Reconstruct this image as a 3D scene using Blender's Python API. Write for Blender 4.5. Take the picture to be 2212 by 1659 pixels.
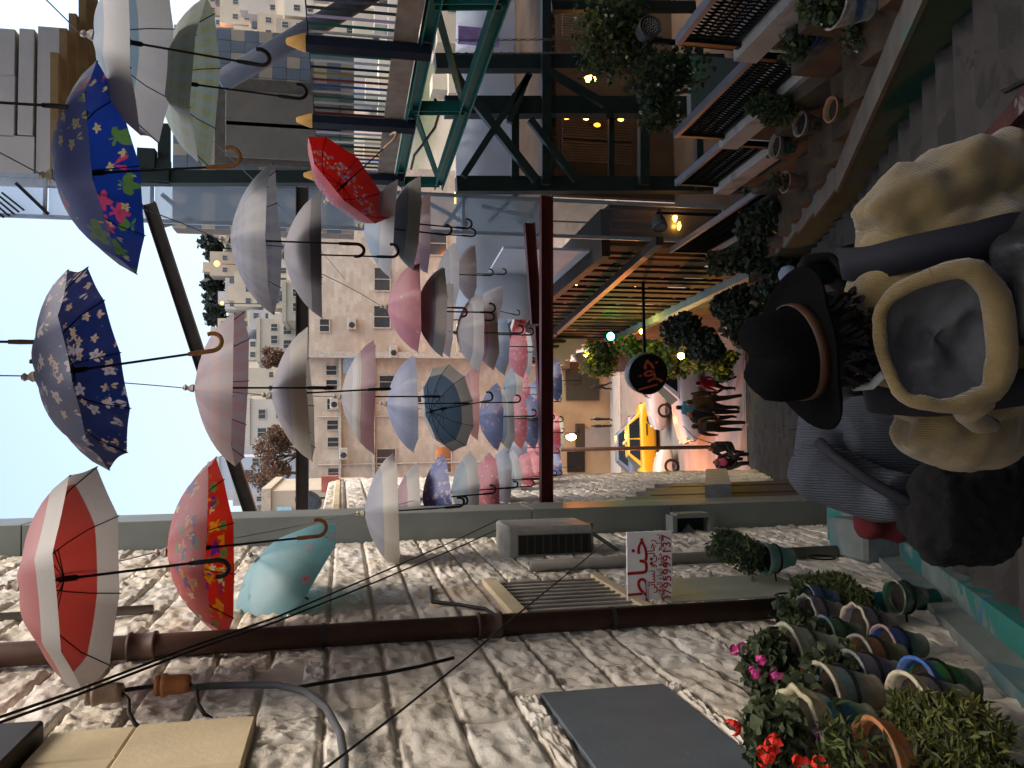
import bpy, math, random
from mathutils import Vector, Matrix, noise
random.seed(7)
for _o in list(bpy.data.objects): bpy.data.objects.remove(_o)
S = bpy.context.scene; COL = S.collection
V = Vector; PI = math.pi
def R(d): return math.radians(d)

# ---------------------------------------------------------------- camera (held sideways: image left is up)
FPX = 1790.0; PITCH = R(11.6); YAW = math.atan(81.5/FPX)
CW = V((math.sin(YAW)*math.cos(PITCH), math.cos(YAW)*math.cos(PITCH), -math.sin(PITCH)))
CR = V((math.cos(YAW), -math.sin(YAW), 0)); CU = CR.cross(CW)
cam = bpy.data.cameras.new('camera'); camo = bpy.data.objects.new('camera', cam); COL.objects.link(camo)
cam.sensor_width = 36; cam.sensor_fit = 'HORIZONTAL'; cam.lens = 36*FPX/2212; cam.clip_start = 0.05; cam.clip_end = 3000
camo.matrix_world = Matrix(((-CU.x, CR.x, -CW.x, 0), (-CU.y, CR.y, -CW.y, 0), (-CU.z, CR.z, -CW.z, 0), (0, 0, 0, 1)))
S.camera = camo

# ---------------------------------------------------------------- sky, sun, exposure
SUN_EL, SUN_AZ = 58, 95
w = bpy.data.worlds.new('World'); S.world = w; w.use_nodes = True
nt = w.node_tree; bg = nt.nodes['Background']
sk = nt.nodes.new('ShaderNodeTexSky'); sk.sky_type = 'NISHITA'; sk.sun_disc = False
sk.sun_elevation = R(SUN_EL); sk.sun_rotation = R(SUN_AZ); sk.air_density = 1.0; sk.dust_density = 5.0; sk.ozone_density = 0.6
nt.links.new(sk.outputs[0], bg.inputs[0]); bg.inputs[1].default_value = 0.15
sl = bpy.data.lights.new('sun', 'SUN'); so = bpy.data.objects.new('sun', sl); COL.objects.link(so)
sl.energy = 0.5; sl.angle = R(50); sl.color = (1.0, .96, .9)
_d = V((math.sin(R(SUN_AZ))*math.cos(R(SUN_EL)), math.cos(R(SUN_AZ))*math.cos(R(SUN_EL)), math.sin(R(SUN_EL))))
so.rotation_euler = _d.to_track_quat('Z', 'Y').to_euler()
S.view_settings.view_transform = 'Standard'; S.view_settings.look = 'None'; S.view_settings.gamma = 1
S.view_settings.use_curve_mapping = False
S.view_settings.exposure = 1.4
S.render.engine = 'CYCLES'
S.cycles.max_bounces = 6; S.cycles.diffuse_bounces = 3; S.cycles.glossy_bounces = 2; S.cycles.transmission_bounces = 3; S.cycles.transparent_max_bounces = 6; S.cycles.caustics_reflective = False; S.cycles.caustics_refractive = False; S.cycles.sample_clamp_indirect = 6

# ---------------------------------------------------------------- where a spot of the photograph stands in the place
def ray(dx, dy): return CW + (829.5-dy)/FPX*CR - (dx-1106)/FPX*CU
def aY(dx, dy, Y): d = ray(dx, dy); return d*(Y/d.y)
def aX(dx, dy, X): d = ray(dx, dy); return d*(X/d.x)
RX0, RK = 4.0, 0.056                       # the right-hand frontage runs slightly across the stairs
def rX(Y): return RX0 - RK*Y
def aR(dx, dy, off=0.0): d = ray(dx, dy); return d*((RX0+off)/(d.x+RK*d.y))
WX = -1.25                                  # face of the left stone wall
def gz(Y):
    if Y < 8: return -1.65-.5*Y
    if Y < 20.5: return -5.65-.4*(Y-8)
    return -10.65-.235*(Y-20.5)
def aG(dx, dy, h=0.0):
    d = ray(dx, dy); t0, t1 = .2, 400.
    for _ in range(60):
        t = (t0+t1)/2
        if d.z*t > gz(d.y*t)+h: t0 = t
        else: t1 = t
    return d*t0

# ---------------------------------------------------------------- helpers
def tag(o, label=None, cat=None, group=None, kind=None):
    if label: o['label'] = label
    if cat: o['category'] = cat
    if group: o['group'] = group
    if kind: o['kind'] = kind
    return o
def wl(o):
    p = V((0, 0, 0))
    while o: p = p+o.location; o = o.parent
    return p
def thing(name, label, cat, loc=(0, 0, 0), group=None, rot=None):
    o = bpy.data.objects.new(name, None); COL.objects.link(o); o.location = loc; o.empty_display_size = .1
    if rot: o.rotation_euler = rot
    return tag(o, label, cat, group)
def link(name, me, parent=None, loc=None):
    o = bpy.data.objects.new(name, me); COL.objects.link(o)
    if parent: o.parent = parent
    if loc is not None: o.location = loc
    return o
def tree_copy(o, parent=None):
    c = o.copy(); COL.objects.link(c); c.parent = parent
    for ch in o.children: tree_copy(ch, c)
    return c
def frame(d, up=V((0, 0, 1))):
    d = d.normalized()
    if abs(d.dot(up)) > .98: up = V((0, 1, 0))
    x = up.cross(d).normalized(); y = d.cross(x)
    return Matrix((x, y, d)).transposed()
class MB:
    def __init__(s): s.v = []; s.f = []; s.mi = []; s.k = 0
    def add(s, vs, fs, M=None):
        b = len(s.v); s.v += [(M @ V(q)) if M else V(q) for q in vs]
        s.f += [tuple(i+b for i in f) for f in fs]; s.mi += [s.k]*len(fs); return s
    def box(s, c, sz, M=None, bev=0):
        c = V(c); x, y, z = [q/2 for q in sz]
        if not bev:
            vs = [c+V((i*x, j*y, k*z)) for k in (-1, 1) for j in (-1, 1) for i in (-1, 1)]
            return s.add(vs, [(0, 2, 3, 1), (4, 5, 7, 6), (0, 1, 5, 4), (2, 6, 7, 3), (0, 4, 6, 2), (1, 3, 7, 5)], M)
        b = min(bev, x*.9, y*.9, z*.9); vs = []; idx = {}
        for i in (-1, 1):
            for j in (-1, 1):
                for k in (-1, 1):
                    for a in range(3):
                        q = [i*x, j*y, k*z]
                        for n, sg in enumerate((i, j, k)):
                            if n != a: q[n] -= sg*b
                        idx[(i, j, k, a)] = len(vs); vs.append(c+V(q))
        fs = []
        for a in range(3):
            o1, o2 = [n for n in range(3) if n != a]
            for sg in (-1, 1):
                loop = []
                for p, q in ((-1, -1), (1, -1), (1, 1), (-1, 1)):
                    t = [0]*3; t[a] = sg; t[o1] = p; t[o2] = q; loop.append(idx[(*t, a)])
                flip = (sg > 0) == (a == 1)
                fs.append(tuple(loop[::-1] if flip else loop))
        for a in range(3):
            o1, o2 = [n for n in range(3) if n != a]
            for p in (-1, 1):
                for q in (-1, 1):
                    t0 = [0]*3; t1 = [0]*3; t0[o1] = t1[o1] = p; t0[o2] = t1[o2] = q; t0[a] = -1; t1[a] = 1
                    fs.append((idx[(*t0, o1)], idx[(*t0, o2)], idx[(*t1, o2)], idx[(*t1, o1)]))
        for i in (-1, 1):
            for j in (-1, 1):
                for k in (-1, 1): fs.append(tuple(idx[(i, j, k, a)] for a in range(3)))
        return s.add(vs, fs, M)
    def beam(s, p0, p1, wd, ht, up=V((0, 0, 1))):
        p0, p1 = V(p0), V(p1); d = p1-p0; m = frame(d, up); c = (p0+p1)/2
        return s.box((0, 0, 0), (wd, ht, d.length), Matrix.Translation(c) @ m.to_4x4())
    def ibeam(s, p0, p1, wd, ht, t=.012, up=V((0, 0, 1))):
        p0, p1 = V(p0), V(p1); m = frame(p1-p0, up); y = m.col[1]
        s.beam(p0, p1, t, ht-2*t, up)
        for q in (-1, 1): s.beam(p0+y*q*(ht/2-t/2), p1+y*q*(ht/2-t/2), wd, t, up)
        return s
    def tube(s, pts, r, n=8, cap=True):
        pts = [V(p) for p in pts]; L = len(pts); vs = []; fs = []; px = None
        for i, p in enumerate(pts):
            d = (pts[min(i+1, L-1)]-pts[max(i-1, 0)])
            if px is None: m = frame(d); px = m.col[0].copy()
            dn = d.normalized(); x = (px-dn*px.dot(dn)).normalized(); y = dn.cross(x); px = x
            rr = r[i] if isinstance(r, (list, tuple)) else r
            for k in range(n):
                a = 2*PI*k/n; vs.append(p+x*rr*math.cos(a)+y*rr*math.sin(a))
        for i in range(L-1):
            for k in range(n): fs.append((i*n+k, i*n+(k+1) % n, (i+1)*n+(k+1) % n, (i+1)*n+k))
        if cap: fs.append(tuple(range(n))[::-1]); fs.append(tuple((L-1)*n+k for k in range(n)))
        return s.add(vs, fs)
    def lathe(s, prof, n=16, M=None, wave=None):
        vs = []; fs = []; L = len(prof)
        for i, (r, z) in enumerate(prof):
            for k in range(n):
                a = 2*PI*k/n; q = r*(wave(i, a) if wave else 1); vs.append((q*math.cos(a), q*math.sin(a), z))
        for i in range(L-1):
            for k in range(n): fs.append((i*n+k, i*n+(k+1) % n, (i+1)*n+(k+1) % n, (i+1)*n+k))
        return s.add(vs, fs, M)
    def prism(s, pts, off):
        off = V(off); n = len(pts); vs = [V(p) for p in pts]+[V(p)+off for p in pts]
        return s.add(vs, [tuple(range(n))[::-1], tuple(range(n, 2*n))]+[(i, (i+1) % n, n+(i+1) % n, n+i) for i in range(n)])
    def mesh(s, name, mats, org=V((0, 0, 0)), smooth=False):
        me = bpy.data.meshes.new(name); me.from_pydata([tuple(q-org) for q in s.v], [], s.f)
        for m in (mats if isinstance(mats, (list, tuple)) else [mats]): me.materials.append(m)
        if any(s.mi): me.polygons.foreach_set('material_index', s.mi)
        if smooth: me.polygons.foreach_set('use_smooth', [True]*len(me.polygons))
        me.update(); return me
    def build(s, name, mats, parent=None, smooth=False, org=None):
        """geometry given in place coordinates; a child is stored relative to its thing"""
        base = wl(parent) if parent else (V(org) if org is not None else V((0, 0, 0)))
        o = link(name, s.mesh(name, mats, base, smooth), parent)
        if not parent: o.location = base
        return o
def box(name, mat, p0, p1, parent=None, bev=0.0):
    p0, p1 = V(p0), V(p1); c = (p0+p1)/2; sz = [abs(q) for q in (p1-p0)]
    b = MB().box(c, sz, bev=bev)
    return b.build(name, mat, parent, org=V((c.x, c.y, min(p0.z, p1.z))))
def grp(v0, v1, t): return v0+(v1-v0)*t

# ---------------------------------------------------------------- materials
MC = {}
def c3(h):
    if isinstance(h, str):
        q = [int(h[i:i+2], 16)/255 for i in (0, 2, 4)]
        return tuple((x/12.92 if x < .04045 else ((x+.055)/1.055)**2.4) for x in q)
    return tuple(h)
def mul(c, k): return tuple(min(1, x*k) for x in c)
def nodes(name):
    m = bpy.data.materials.new(name); m.use_nodes = True; n = m.node_tree; return m, n, n.nodes, n.links, n.nodes['Principled BSDF']
def N(nt, kind, **kw):
    q = nt.nodes.new('ShaderNode'+kind)
    for k, v in kw.items():
        if k.startswith('i_'): q.inputs[k[2:].replace('_', ' ')].default_value = v
        else: setattr(q, k, v)
    return q
def mixc(nt, fac, a, b):
    q = nt.nodes.new('ShaderNodeMix'); q.data_type = 'RGBA'
    for sock, val in ((0, fac), (6, a), (7, b)):
        if hasattr(val, 'is_linked'): nt.links.new(val, q.inputs[sock])
        elif sock == 0: q.inputs[0].default_value = val
        else: q.inputs[sock].default_value = (*val, 1)
    return q.outputs[2]
def math_(nt, op, a, b=None, c=None):
    q = nt.nodes.new('ShaderNodeMath'); q.operation = op
    for i, val in enumerate((a, b, c)):
        if val is None: continue
        if hasattr(val, 'is_linked'): nt.links.new(val, q.inputs[i])
        else: q.inputs[i].default_value = val
    return q.outputs[0]
def step(nt, val, lo, hi):
    q = nt.nodes.new('ShaderNodeMapRange'); q.inputs[1].default_value = lo; q.inputs[2].default_value = hi
    nt.links.new(val, q.inputs[0]); return q.outputs[0]
def noise_(nt, vec, scale, detail=5, rough=.55, dist=0):
    q = N(nt, 'TexNoise', i_Scale=scale, i_Detail=detail, i_Roughness=rough, i_Distortion=dist)
    if vec is not None: nt.links.new(vec, q.inputs['Vector'])
    return q.outputs[0]
def coord(nt, kind='Object'): return nt.nodes.new('ShaderNodeTexCoord').outputs[kind]
def wcoord(nt): return nt.nodes.new('ShaderNodeNewGeometry').outputs['Position']
def bump(nt, bs, h, strength, dist=.02):
    q = N(nt, 'Bump', i_Strength=strength, i_Distance=dist); nt.links.new(h, q.inputs['Height']); nt.links.new(q.outputs[0], bs.inputs['Normal'])
def mat(name, col, rough=.75, metal=0., var=.25, scale=6., bmp=0., bscale=40., spec=.3, dirt=None, world=True):
    """weathered plain surface: uneven tone, optional second colour in blotches, fine relief"""
    if name in MC: return MC[name]
    m, nt, ns, lk, bs = nodes(name); col = c3(col); co = wcoord(nt) if world else coord(nt)
    f = step(nt, noise_(nt, co, scale), .3, .7)
    out = mixc(nt, f, mul(col, 1-var), mul(col, 1+var))
    if dirt:
        d = step(nt, noise_(nt, co, dirt[1], 8, .6), dirt[2], dirt[2]+dirt[3])
        out = mixc(nt, d, out, c3(dirt[0]))
    lk.new(out, bs.inputs['Base Color'])
    bs.inputs['Roughness'].default_value = rough; bs.inputs['Metallic'].default_value = metal; bs.inputs['Specular IOR Level'].default_value = spec
    if bmp: bump(nt, bs, noise_(nt, co, bscale, 6, .6), bmp)
    MC[name] = m; return m
def emit(name, col, k):
    if name in MC: return MC[name]
    m, nt, ns, lk, bs = nodes(name); bs.inputs['Emission Color'].default_value = (*c3(col), 1); bs.inputs['Emission Strength'].default_value = k
    bs.inputs['Base Color'].default_value = (*c3(col), 1); MC[name] = m; return m
def glass(name, col, alpha, rough=.08):
    if name in MC: return MC[name]
    m, nt, ns, lk, bs = nodes(name); bs.inputs['Base Color'].default_value = (*c3(col), 1); bs.inputs['Roughness'].default_value = rough
    tr = ns.new('ShaderNodeBsdfTransparent'); mx = ns.new('ShaderNodeMixShader'); mx.inputs[0].default_value = alpha
    lk.new(tr.outputs[0], mx.inputs[1]); lk.new(bs.outputs[0], mx.inputs[2]); lk.new(mx.outputs[0], ns['Material Output'].inputs[0]); MC[name] = m; return m
def lamp(parent, loc, col, watts, size=.05, name='bulb_light'):
    l = bpy.data.lights.new(name, 'POINT'); l.energy = watts; l.color = c3(col); l.shadow_soft_size = size
    o = bpy.data.objects.new(name, l); COL.objects.link(o); o.parent = parent; o.location = V(loc)-(wl(parent) if parent else V((0, 0, 0))); return o
m_blackm = mat('black_metal', '121212', .45, .3, var=.1, world=False)

# ================================================================ THE SETTING
def hill(X, Y):
    """valley floor behind the street, then the hillside across the valley"""
    if Y < 70: return gz(min(Y, 70))-.06
    base = gz(70)-.06
    if Y < 105: return base-.05*(Y-70)
    z0 = base-1.75
    ridge = 33+.085*X+4*noise.noise(V((X*.012, 3.1, 0)))
    t = min(1, (Y-105)/175.); t = t*t*(3-2*t)*.35+t*.65
    return z0+(ridge-z0)*t if Y < 280 else ridge+min(6, (Y-280)*.05)
mb = MB(); xs = [-420+i*14 for i in range(81)]; ys = [-60, -30, -12, -3, 0, 4, 8, 12, 16, 20.5, 28, 36, 46, 58, 70, 85, 105]+[105+i*9 for i in range(1, 22)]+[330, 400, 600, 1000, 1800]
def lowground(X, Y):
    return hill(X, Y)-(.9 if Y < 19.9 else 0)
mb.add([(x, y, lowground(x, y)) for y in ys for x in xs], [(j*81+i, j*81+i+1, (j+1)*81+i+1, (j+1)*81+i) for j in range(len(ys)-1) for i in range(80)])
m_ground = mat('hill_earth', '8d8474', .95, var=.3, scale=.05, dirt=('5c6048', .03, .5, .12))
tag(mb.build('ground', m_ground), kind='structure')

# asphalt of the street at the foot of the stairs, pavements and kerbs
m_asph = mat('asphalt', '6b675f', .7, var=.2, scale=1.2, bmp=.15, bscale=30, spec=.5)
m_pave = mat('pavement', '8f8980', .8, var=.2, scale=1.5, bmp=.15)
mb = MB(); yy = [24.5, 28, 32, 36, 40, 44, 48, 52]
mb.add([(x, y, gz(y)) for y in yy for x in (-40, 40)], [(2*i, 2*i+1, 2*i+3, 2*i+2) for i in range(len(yy)-1)])
tag(mb.build('street', m_asph), kind='structure')
def slab(name, y0, y1, x0, x1, h, m):
    b = MB(); pts = [V((x0, y0, gz(y0)-.3)), V((x0, y1, gz(y1)-.3)), V((x0, y1, gz(y1)+h)), V((x0, y0, gz(y0)+h))]
    b.prism(pts, (x1-x0, 0, 0)); return tag(b.build(name, m), kind='structure')
slab('near_pavement', 19.9, 24.4, -5, 12, .02, m_pave)
slab('far_pavement', 52.1, 61.9, -40, 40, .13, m_pave)
b = MB(); b.prism([V((-40, 52.0, gz(52)-.2)), V((-40, 51.8, gz(51.8)-.2)), V((-40, 51.8, gz(51.8)+.15)), V((-40, 52.0, gz(52)+.15))], (80, 0, 0))
tag(b.build('kerb', mat('kerb_stone', 'a29c92', .8)), kind='structure')

# the staircase: every step a stone slab of its own, worn and splashed with old paint
def paintmat(name, base, blots, rough=.8, bmp=.25):
    if name in MC: return MC[name]
    m, nt, ns, lk, bs = nodes(name); co = wcoord(nt); base = c3(base)
    out = mixc(nt, step(nt, noise_(nt, co, 3.), .3, .7), mul(base, .7), mul(base, 1.2))
    for i, (col, sc, thr) in enumerate(blots):
        mp = N(nt, 'Mapping'); mp.inputs['Location'].default_value = (3.7*i+1, 9.1*i, 5.3*i); lk.new(co, mp.inputs[0])
        out = mixc(nt, step(nt, noise_(nt, mp.outputs[0], sc, 6, .6, .4), thr, thr+.035), out, c3(col))
    lk.new(out, bs.inputs['Base Color']); bs.inputs['Roughness'].default_value = rough; bs.inputs['Specular IOR Level'].default_value = .25
    bump(nt, bs, noise_(nt, co, 35., 4, .7), bmp); MC[name] = m; return m
m_step = paintmat('stair_stone', '3d3a36', [('2f2d2a', 2.2, .56), ('2c3c5a', 1.6, .66), ('5a4d2e', 1.3, .68), ('3f5753', 2.0, .70)])
stairs = tag(bpy.data.objects.new('staircase', None), kind='structure'); COL.objects.link(stairs)
KX = 2.45                                   # foot of the painted kerb wall on the right
y = -2.0; i = 0
while y < 20.4:
    z = gz(y+.2)+.0; x0, x1 = WX+.01, KX+.02
    cuts = [x0]+[x0+(x1-x0)*q+random.uniform(-.12, .12) for q in (.28, .52, .76)]+[x1]
    for a, c in zip(cuts[:-1], cuts[1:]):
        q = MB(); dz = random.uniform(-.006, .006)
        q.box(((a+c)/2, y+.21, z-.17+dz), (c-a-.008, .445, .36), bev=.014); q.build('step', m_step, stairs)
    y += .4; i += 1

# ================================================================ LEFT STONE HOUSE
def stonemat():
    m, nt, ns, lk, bs = nodes('rough_limestone'); co = wcoord(nt)
    oi = ns.new('ShaderNodeObjectInfo')
    a = mixc(nt, step(nt, noise_(nt, co, 2.2, 5, .6), .32, .68), c3('cac4b7'), c3('f0ebe0'))
    a = mixc(nt, math_(nt, 'MULTIPLY', oi.outputs['Random'], .35), a, c3('c9b795'))
    pit = step(nt, noise_(nt, co, 9., 5, .65, .6), .60, .70)
    a = mixc(nt, math_(nt, 'MULTIPLY', pit, .42), a, c3('8f877b'))
    och = step(nt, noise_(nt, co, 1.1, 3, .6, .3), .60, .74)
    a = mixc(nt, math_(nt, 'MULTIPLY', och, .5), a, c3('c8a05e'))
    mp = N(nt, 'Mapping'); mp.inputs['Scale'].default_value = (1, 1, .35); lk.new(co, mp.inputs[0]); a = mixc(nt, math_(nt, 'MULTIPLY', step(nt, noise_(nt, mp.outputs[0], 1.7, 4, .6), .54, .74), .25), a, c3('98948b'))
    lk.new(a, bs.inputs['Base Color']); bs.inputs['Roughness'].default_value = .92; bs.inputs['Specular IOR Level'].default_value = .15
    h = math_(nt, 'SUBTRACT', noise_(nt, co, 14., 6, .65), math_(nt, 'MULTIPLY', pit, .5))
    bump(nt, bs, h, .4, .03); return m
m_stone = stonemat(); m_mortar = mat('mortar', 'b5ac9f', .95, var=.3, scale=4, bmp=.3)
def block_variant(seed, nx=26, nz=16):
    vs = []; fs = []
    for j in range(nz+1):
        for i in range(nx+1):
            yv = i/nx-.5; zv = j/nz-.5; e = min(.5-abs(yv), (.5-abs(zv)))
            edge = min(1, e/.07)
            h = .013*min(1, e/.015)+edge**.8*(.002+.030*(1-abs(noise.fractal(V((yv*2.1+seed*7.1, zv*1.3-seed*3.3, seed*1.9)), .7, 2.2, 5)))**2-.012+.012*noise.noise(V((yv*9+seed, zv*7, 1))))
            vs.append((h, yv, zv))
    n = nx+1
    for j in range(nz):
        for i in range(nx): fs.append((j*n+i, j*n+i+1, (j+1)*n+i+1, (j+1)*n+i))
    rim = [i for i in range(n)]+[j*n+nx for j in range(1, nz+1)]+[nz*n+i for i in range(nx-1, -1, -1)]+[j*n for j in range(nz-1, 0, -1)]
    b = len(vs); vs += [(-.06, vs[i][1], vs[i][2]) for i in rim]; L = len(rim)
    fs += [(rim[(k+1) % L], rim[k], b+k, b+(k+1) % L) for k in range(L)]
    me = bpy.data.meshes.new('stone_block'); me.from_pydata(vs, [], fs); me.materials.append(m_stone)
    me.polygons.foreach_set('use_smooth', [True]*len(me.polygons)); me.update(); return me
BV = [block_variant(i+1) for i in range(12)]
house = thing('stone_house', 'left stone house wall of rough pale limestone blocks along the stairs', 'wall', (WX-.3, 4, gz(4)))
box('wall_core', m_mortar, (WX-6, -9.0, -7.5), (WX+.002, 8.72, 5.2), house)  # the unseen stretch uphill is added to shade the alley
box('unseen_shade_storey', m_stone, (WX-6, -9.0, 5.21), (WX-.06, 8.70, 8.6), house)  # unseen storey added above to darken the alley below
box('unseen_shade_wall', m_stone, (WX+.003, -9.0, -2.2), (WX+.02, 1.15, 5.2), house)  # unseen face of the added uphill stretch that blocks the sky
SKIP = [(2.2, 3.69, -1.47, -.86), (2.2, 3.62, .34, 1.13), (5.16, 6.35, -2.0, -1.05), (5.28, 6.05, -3.3, -2.15), (4.11, 4.42, .19, .42)]
blocks = []; z = -7.2; row = 0
while z < 4.4:
    h = random.choice((.255, .265, .27, .285)); y = 1.2+(row % 2)*.2+random.uniform(-.08, .08)
    while y < 8.72:
        L = random.choice((.46, .56, .66, .78, .9)); y1 = min(y+L, 8.72)
        if 8.72-y1 < .15: y1 = 8.72
        segs = [(y, y1, z, z+h)]
        for (a, b_, c, d) in SKIP:
            out = []
            for (p, q, r, s_) in segs:
                if q <= a or p >= b_ or s_ <= c or r >= d: out.append((p, q, r, s_)); continue
                if p < a-.06: out.append((p, a, r, s_))
                if q > b_+.06: out.append((b_, q, r, s_))
                if r < c-.05: out.append((max(p, a), min(q, b_), r, c))
                if s_ > d+.05: out.append((max(p, a), min(q, b_), d, s_))
            segs = out
        for (p, q, r, s_) in segs:
            yc, zc = (p+q)/2, (r+s_)/2
            if zc > gz(yc)+.28 and q-p > .06 and s_-r > .05: blocks.append((yc, zc, q-p-.006, s_-r-.006))
        y = y1
    z += h; row += 1
def seen(yc, zc):
    d = V((WX, yc, zc)); k = d.dot(CW); uu = d.dot(CR)/k*FPX; vv = d.dot(CU)/k*FPX
    return abs(uu) < 900 and abs(vv) < 1180, k
vis = [(seen(b[0], b[1])[1], b) for b in blocks if seen(b[0], b[1])[0]]; vis.sort(key=lambda q: q[0]/math.sqrt(q[1][2]*q[1][3])*1.0)
near = [q[1] for q in vis[:298]]; ns_ = set(near); rest = [b for b in blocks if b not in ns_]
for (yc, zc, L, h) in near:
    o = link('stone_block', random.choice(BV), house, V((WX, yc, zc))-house.location)
    o.scale = (random.uniform(.8, 1.25), L*random.choice((1, -1)) if False else L, h)
mb = MB()
for (yc, zc, L, h) in rest:
    me = random.choice(BV)
    if zc < -6.3 or yc < 2.2: mb.box((WX-.02, yc, zc), (.08, L, h))
    else: mb.add([(WX+v.co.x, yc+v.co.y*L, zc+v.co.z*h) for v in me.vertices], [tuple(p.vertices) for p in me.polygons])
tag(mb.build('far_stone_blocks', m_stone, house, smooth=True), kind='stuff')
# painted strip along the foot of the wall
m_teal = paintmat('old_teal_paint', '6f7c78', [('2f6f68', 1.1, .50), ('247a5a', 1.5, .60), ('2d6a80', 1.3, .60), ('8f8a80', 2.5, .66)])
m_white = mat('limewash', 'c9c8c0', .85, var=.12, scale=3, bmp=.2)
pl = thing('painted_plinth', 'teal and green painted plinth at the foot of the left stone wall', 'plinth', (WX, 4, gz(4)))
b = MB(); b.prism([V((WX-.02, 1.2, gz(1.2)-.3)), V((WX-.02, 6.3, gz(6.3)-.3)), V((WX-.02, 6.3, gz(6.3)+.36)), V((WX-.02, 1.2, gz(1.2)+.36))], (.10, 0, 0)); b.build('upper_band', paintmat('pale_teal_render', '7d8480', [('5f7c82', 1.2, .56), ('3d7f79', 1.4, .60)]), pl)
b = MB(); b.prism([V((WX+.07, 1.2, gz(1.2)-.3)), V((WX+.07, 6.25, gz(6.25)-.3)), V((WX+.07, 6.25, gz(6.25)+.17)), V((WX+.07, 1.2, gz(1.2)+.17))], (.16, 0, 0)); b.build('lower_ledge', m_teal, pl)
for k, (yb, hh, dd) in enumerate(((6.55, .62, .34), (7.25, .55, .40))):
    b = MB(); b.box((WX+dd/2+.02, yb, gz(yb)+hh/2-.2), (dd, .55, hh+.4), bev=.03); b.build('end_block', [MC['pale_teal_render'], m_teal][k], pl)
# grey painted rectangle, smooth window surround, pale panel
b = MB(); b.box((WX-.005, 2.925, -1.165), (.07, 1.51, .585), bev=.004)
tag(b.build('grey_painted_panel', mat('blue_grey_paint', '5d656c', .6, var=.12, scale=5, bmp=.1, dirt=('8b8f90', 14, .72, .02)), org=V((WX, 2.9, -1.46))), 'blank blue-grey rectangular panel on the left stone wall beneath the cables', 'panel')
m_smooth = mat('dressed_stone', 'd8c7a2', .85, var=.12, scale=3, bmp=.12, dirt=('b98d4a', 1.4, .6, .1))
win = thing('upper_window', 'smooth dressed stone window surround high on the left wall with dark shutter corner', 'window', (WX, 3.0, .34))
for y0, y1 in ((2.2, 2.72), (2.725, 3.12), (3.125, 3.615)):
    box('surround_stone', m_smooth, (WX-.1, y0, .345), (WX+.05, y1-.004, .80), win, .008)
box('lintel', m_smooth, (WX-.1, 3.30, .805), (WX+.045, 3.612, 1.12), win, .008)
box('shutter', mat('dark_shutter', '3b372f', .6), (WX-.1, 2.2, 1.14), (WX+.10, 3.6, 1.9), win, .01)
box('lintel_face', m_smooth, (WX-.1, 2.2, .806), (WX+.042, 3.295, 1.12), win, .008)
box('pale_wall_panel', mat('greenish_plaster', '9a9f8f', .7, var=.12, scale=2, dirt=('b0a878', 1.0, .56, .1)), (WX-.05, 5.29, -3.29), (WX+.03, 6.04, -2.16)); tag(bpy.data.objects['pale_wall_panel'], 'pale greenish plaster panel set in the left wall right of the brown drainpipe', 'panel')
# barred window
bw = thing('barred_window', 'low barred window in the left stone wall behind the tailor sign', 'window', (WX, 5.75, -2.0))
m_iron = mat('old_iron', '3a3835', .55, .5, var=.3, scale=20); m_dark = mat('dark_void', '14130f', .6, var=.1)
box('opening', m_dark, (WX-.3, 5.17, -1.99), (WX-.20, 6.34, -1.06), bw)
box('stone_lintel', m_smooth, (WX-.19, 5.165, -1.165), (WX+.04, 6.345, -1.055), bw, .006)
box('stone_sill', m_smooth, (WX-.19, 5.165, -1.995), (WX+.04, 6.345, -1.92), bw, .006)
m_lbar = mat('pale_bar', '8d8a80', .6, .2)
for k in range(9):
    yb = 5.26+k*.12; q = MB(); q.tube([(WX+.02, yb, -1.92), (WX+.02, yb, -1.165)], .009, 6); q.build('bar', m_lbar, bw)
vt = thing('wall_vent', 'small barred vent under the cable bracket high on the left wall', 'vent', (WX, 4.26, .19))
box('recess', m_dark, (WX-.2, 4.115, .195), (WX-.12, 4.415, .415), vt)
for k in range(4):
    q = MB(); q.tube([(WX-.01, 4.16+k*.07, .195), (WX-.01, 4.16+k*.07, .415)], .006, 6); q.build('bar', m_lbar, vt)

# ---------------- drainpipes, conduits, cables
m_brown = mat('rust_brown_pipe', '4a352b', .55, .1, var=.3, scale=3, dirt=('6e4a2c', 1.2, .58, .12), bmp=.08)
m_tealp = mat('teal_pipe_paint', '126f6c', .5, var=.2, scale=5, dirt=('1b4a4c', 6, .6, .08))
pp = thing('drainpipe', 'thick brown drainpipe running down the left stone wall with teal painted foot', 'pipe', (WX+.09, 4.7, gz(4.7)))
q = MB(); q.tube([(WX+.09, 4.68, 5.2), (WX+.09, 4.70, -2.98)], .062, 16); q.build('upper_pipe', m_brown, pp, True)
q = MB(); q.tube([(WX+.09, 4.70, -2.98), (WX+.09, 4.71, -3.72)], .064, 16); q.build('painted_foot', m_tealp, pp, True)
for zc in (1.02, -.82):
    q = MB(); q.lathe([(.062, -.07), (.077, -.07), (.079, -.055), (.07, -.05), (.07, .05), (.079, .055), (.077, .07), (.062, .07)], 16, Matrix.Translation((WX+.09, 4.69, zc))); q.build('collar', m_brown, pp, True)
for zc in (-1.55, .1, 2.0):
    q = MB(); q.lathe([(.064, -.012), (.068, -.012), (.068, .012), (.064, .012)], 16, Matrix.Translation((WX+.09, 4.69, zc))); q.build('clamp', m_iron, pp)
m_gpipe = mat('grey_pipe', '77746c', .6, var=.25, scale=3)
q = MB(); q.tube([(WX+.07, 6.62, -1.5), (WX+.07, 6.7, -4.45)], .05, 12); o = q.build('grey_pipe', m_gpipe, org=V((WX, 6.7, -4.4)), smooth=True); tag(o, 'slim grey drainpipe on the left wall behind the turquoise pot', 'pipe')
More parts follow.
